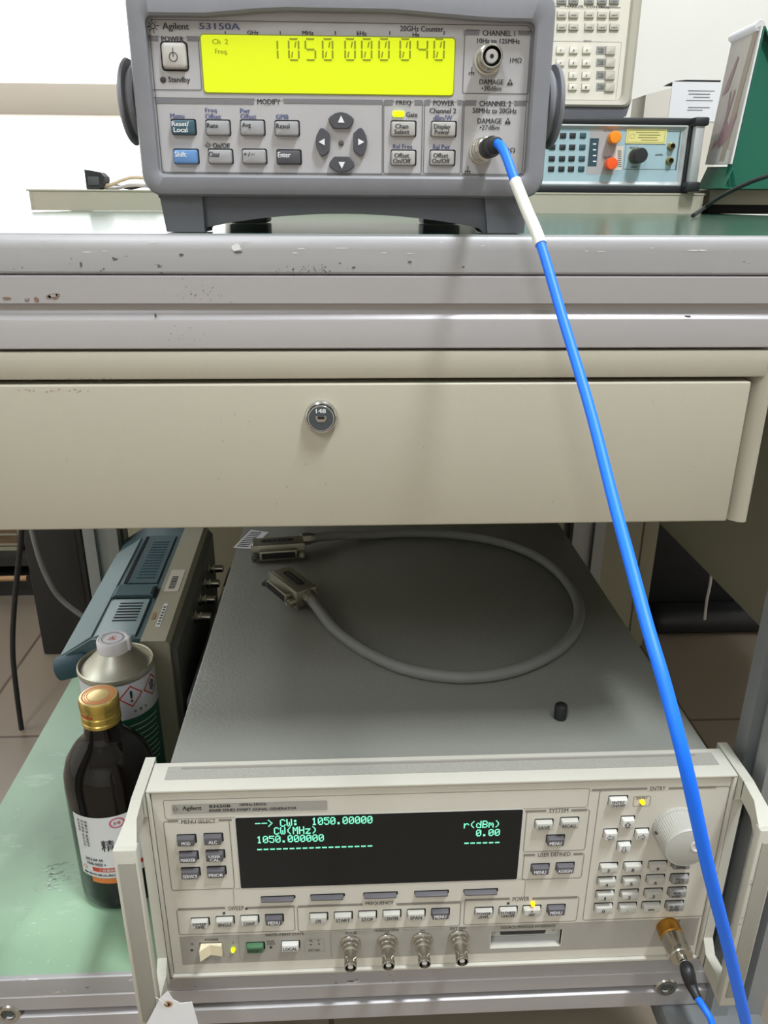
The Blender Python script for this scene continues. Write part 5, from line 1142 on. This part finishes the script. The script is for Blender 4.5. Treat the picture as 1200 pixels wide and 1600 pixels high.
# ------------------------------------------------------------------ things under and beyond the bench
YD = 1.33
pa_, pb_ = on_y(46, 900, YD), on_y(136, 900, YD)
dc = MB('cabinet_dark'); dc.box(pa_[0], pb_[0], YD, YD+0.45, FZ, -0.22, bev=0.004); dc.box(pa_[0]+0.01, pb_[0]-0.01, YD-0.002, YD, FZ+0.02, -0.24, 'cabinet_dark', bev=0.0008)
tag(centre_origin(dc.build('computer_tower')), 'tall black computer case on the floor behind the teal oscilloscope', 'computer')
rk = thing('storage_rack', 'dark open rack holding a brown box, behind the hanging black lead', 'rack', (-0.85, 1.65, FZ))
mb = MB('cabinet_dark'); mb.box(-1.25, pa_[0]-0.012, 1.58, 1.86, FZ, FZ+0.05); mb.box(-1.25, -1.23, 1.58, 1.86, FZ, -0.1)
mb.box(-1.25, pa_[0]-0.012, 1.84, 1.86, FZ, -0.1); mb.box(pa_[0]-0.03, pa_[0]-0.012, 1.58, 1.86, FZ, -0.1); mb.build('side_frames', rk)
zs = on_y(20, 884, 1.52)[2]
MB('cabinet_dark').box(-1.23, pa_[0]-0.03, 1.56, 1.84, zs-0.02, zs).build('rack_shelf', rk)
zr = on_y(10, 914, 1.5)[2]
mb = MB('wood_rod'); mb.tube([(-1.2, 1.53, zr), (on_y(34, 914, 1.5)[0], 1.53, zr)], 0.006, 'wood_rod', 12)
for xx in (-1.1, -0.85): mb.box(xx, xx+0.01, 1.524, 1.57, zr-0.004, zs-0.01, 'wood_rod')
mb.build('wooden_rail', rk)
xb = on_y(24, 860, 1.56)[0]
mb = MB('box_brown'); mb.box(-1.15, xb, 1.60, 1.80, zs+0.0003, zs+0.14, bev=0.003)
for k in range(5): mb.box(-1.14, xb-0.008, 1.598, 1.60, zs+0.012+k*0.024, zs+0.016+k*0.024, 'cabinet_beige')
mb.box(-1.15, xb, 1.597, 1.60, zs+0.0003, zs+0.008, 'cabinet_beige'); mb.box(xb-0.006, xb, 1.597, 1.60, zs, zs+0.14, 'cabinet_beige')
tag(centre_origin(mb.build('brown_box')), 'brown slatted box on the dark rack at the far left', 'box')
bl_ = [on_y(x, y, Y) for x, y, Y in ((36, 800, 0.62), (33, 850, 0.60), (23, 930, 0.58), (20, 1000, 0.57), (26, 1080, 0.575), (34, 1150, 0.60))]; bl_ = [tuple(p) for p in bl_]
bl_ = [(p[0], p[1], p[2]) for p in [on_y(40, 760, 1.1)]] + [tuple(on_y(x, y, 1.1)) for x, y in ((36, 800), (30, 870), (22, 950), (20, 1020), (27, 1090), (36, 1160), (38, 1210))]
bl_ = [tuple(Vector(p)) for p in bl_]
tag(centre_origin(MB('cable_black').tube(spline(bl_, 8), 0.0042, 'cable_black', 10).build('hanging_lead')), 'thick black lead hanging down beside the green shelf', 'cable')
gl_ = [tuple(on_y(x, y, 1.2)) for x, y in ((40, 780), (50, 830), (66, 885), (90, 930), (125, 960), (165, 985))]
tag(centre_origin(MB('cable_grey').tube(spline(gl_, 8), 0.0045, 'cable_grey', 10).build('drooping_lead')), 'grey lead drooping in front of the black computer case', 'cable')
# beige cabinet behind the bench
cbn = thing('steel_cabinet', 'beige steel cabinet standing on the tiles behind the bench', 'cabinet', (0.1, 1.45, FZ))
Yc_ = 1.32; xd = on_y(1005, 830, Yc_)[0]; xe = on_y(1029, 830, Yc_)[0]
MB('cabinet_beige').box(-0.40, xe, Yc_+0.004, Yc_+0.25, FZ, -0.06).build('carcass', cbn)
MB('cabinet_beige').box(-0.39, 0.05, Yc_, Yc_+0.004, FZ+0.02, -0.08, bev=0.001).build('door', cbn)
MB('cabinet_beige').box(0.053, xd-0.002, Yc_, Yc_+0.004, FZ+0.02, -0.08, bev=0.001).build('door', cbn)
MB('cabinet_beige').box(xd+0.002, xe, Yc_, Yc_+0.004, FZ, -0.06, bev=0.001).build('side_trim', cbn)
# black bag / unit to its right
Yk = 1.36; xk0 = xe+0.004; xk1 = on_y(1192, 950, Yk)[0]+0.10
bk_ = MB('plastic_black'); bk_.box(xk0, xk1, Yk+0.05, Yk+0.40, FZ, -0.20, 'plastic_black', bev=0.01)
vs_top = on_y(1100, 970, Yk)[2]
bk_.box(xk0+0.03, xk1-0.01, Yk-0.01, Yk+0.06, FZ, FZ+0.05, 'plastic_black', bev=0.02, seg=3)
tag(centre_origin(bk_.build('black_case')), 'large black case on the floor beyond the beige cabinet trim', 'case')
wl = [tuple(on_y(x, y, 1.34)) for x, y in ((1113, 880), (1110, 910), (1104, 940), (1101, 968))]
tag(centre_origin(MB('cable_grey').tube(spline(wl, 6), 0.0028, 'key_hp_white', 8).build('white_lead')), 'short white lead hanging in front of the black case', 'cable')
sp_ = thing('neighbouring_drawer_unit', 'beige drawer unit hanging from the next bench at the right', 'drawer unit', (0.60, 1.0, -0.41))
MB('cabinet_beige').box(0.420, 0.80, 0.60, 1.30, -0.405, -0.045, bev=0.002).build('side_panel', sp_)
mb = MB('cabinet_beige'); mb.box(0.425, 0.795, 0.594, 0.600, -0.400, -0.230, bev=0.001); mb.build('drawer_front', sp_); mb = MB('cabinet_beige'); mb.box(0.425, 0.795, 0.594, 0.600, -0.225, -0.06, bev=0.001); mb.build('drawer_front', sp_)
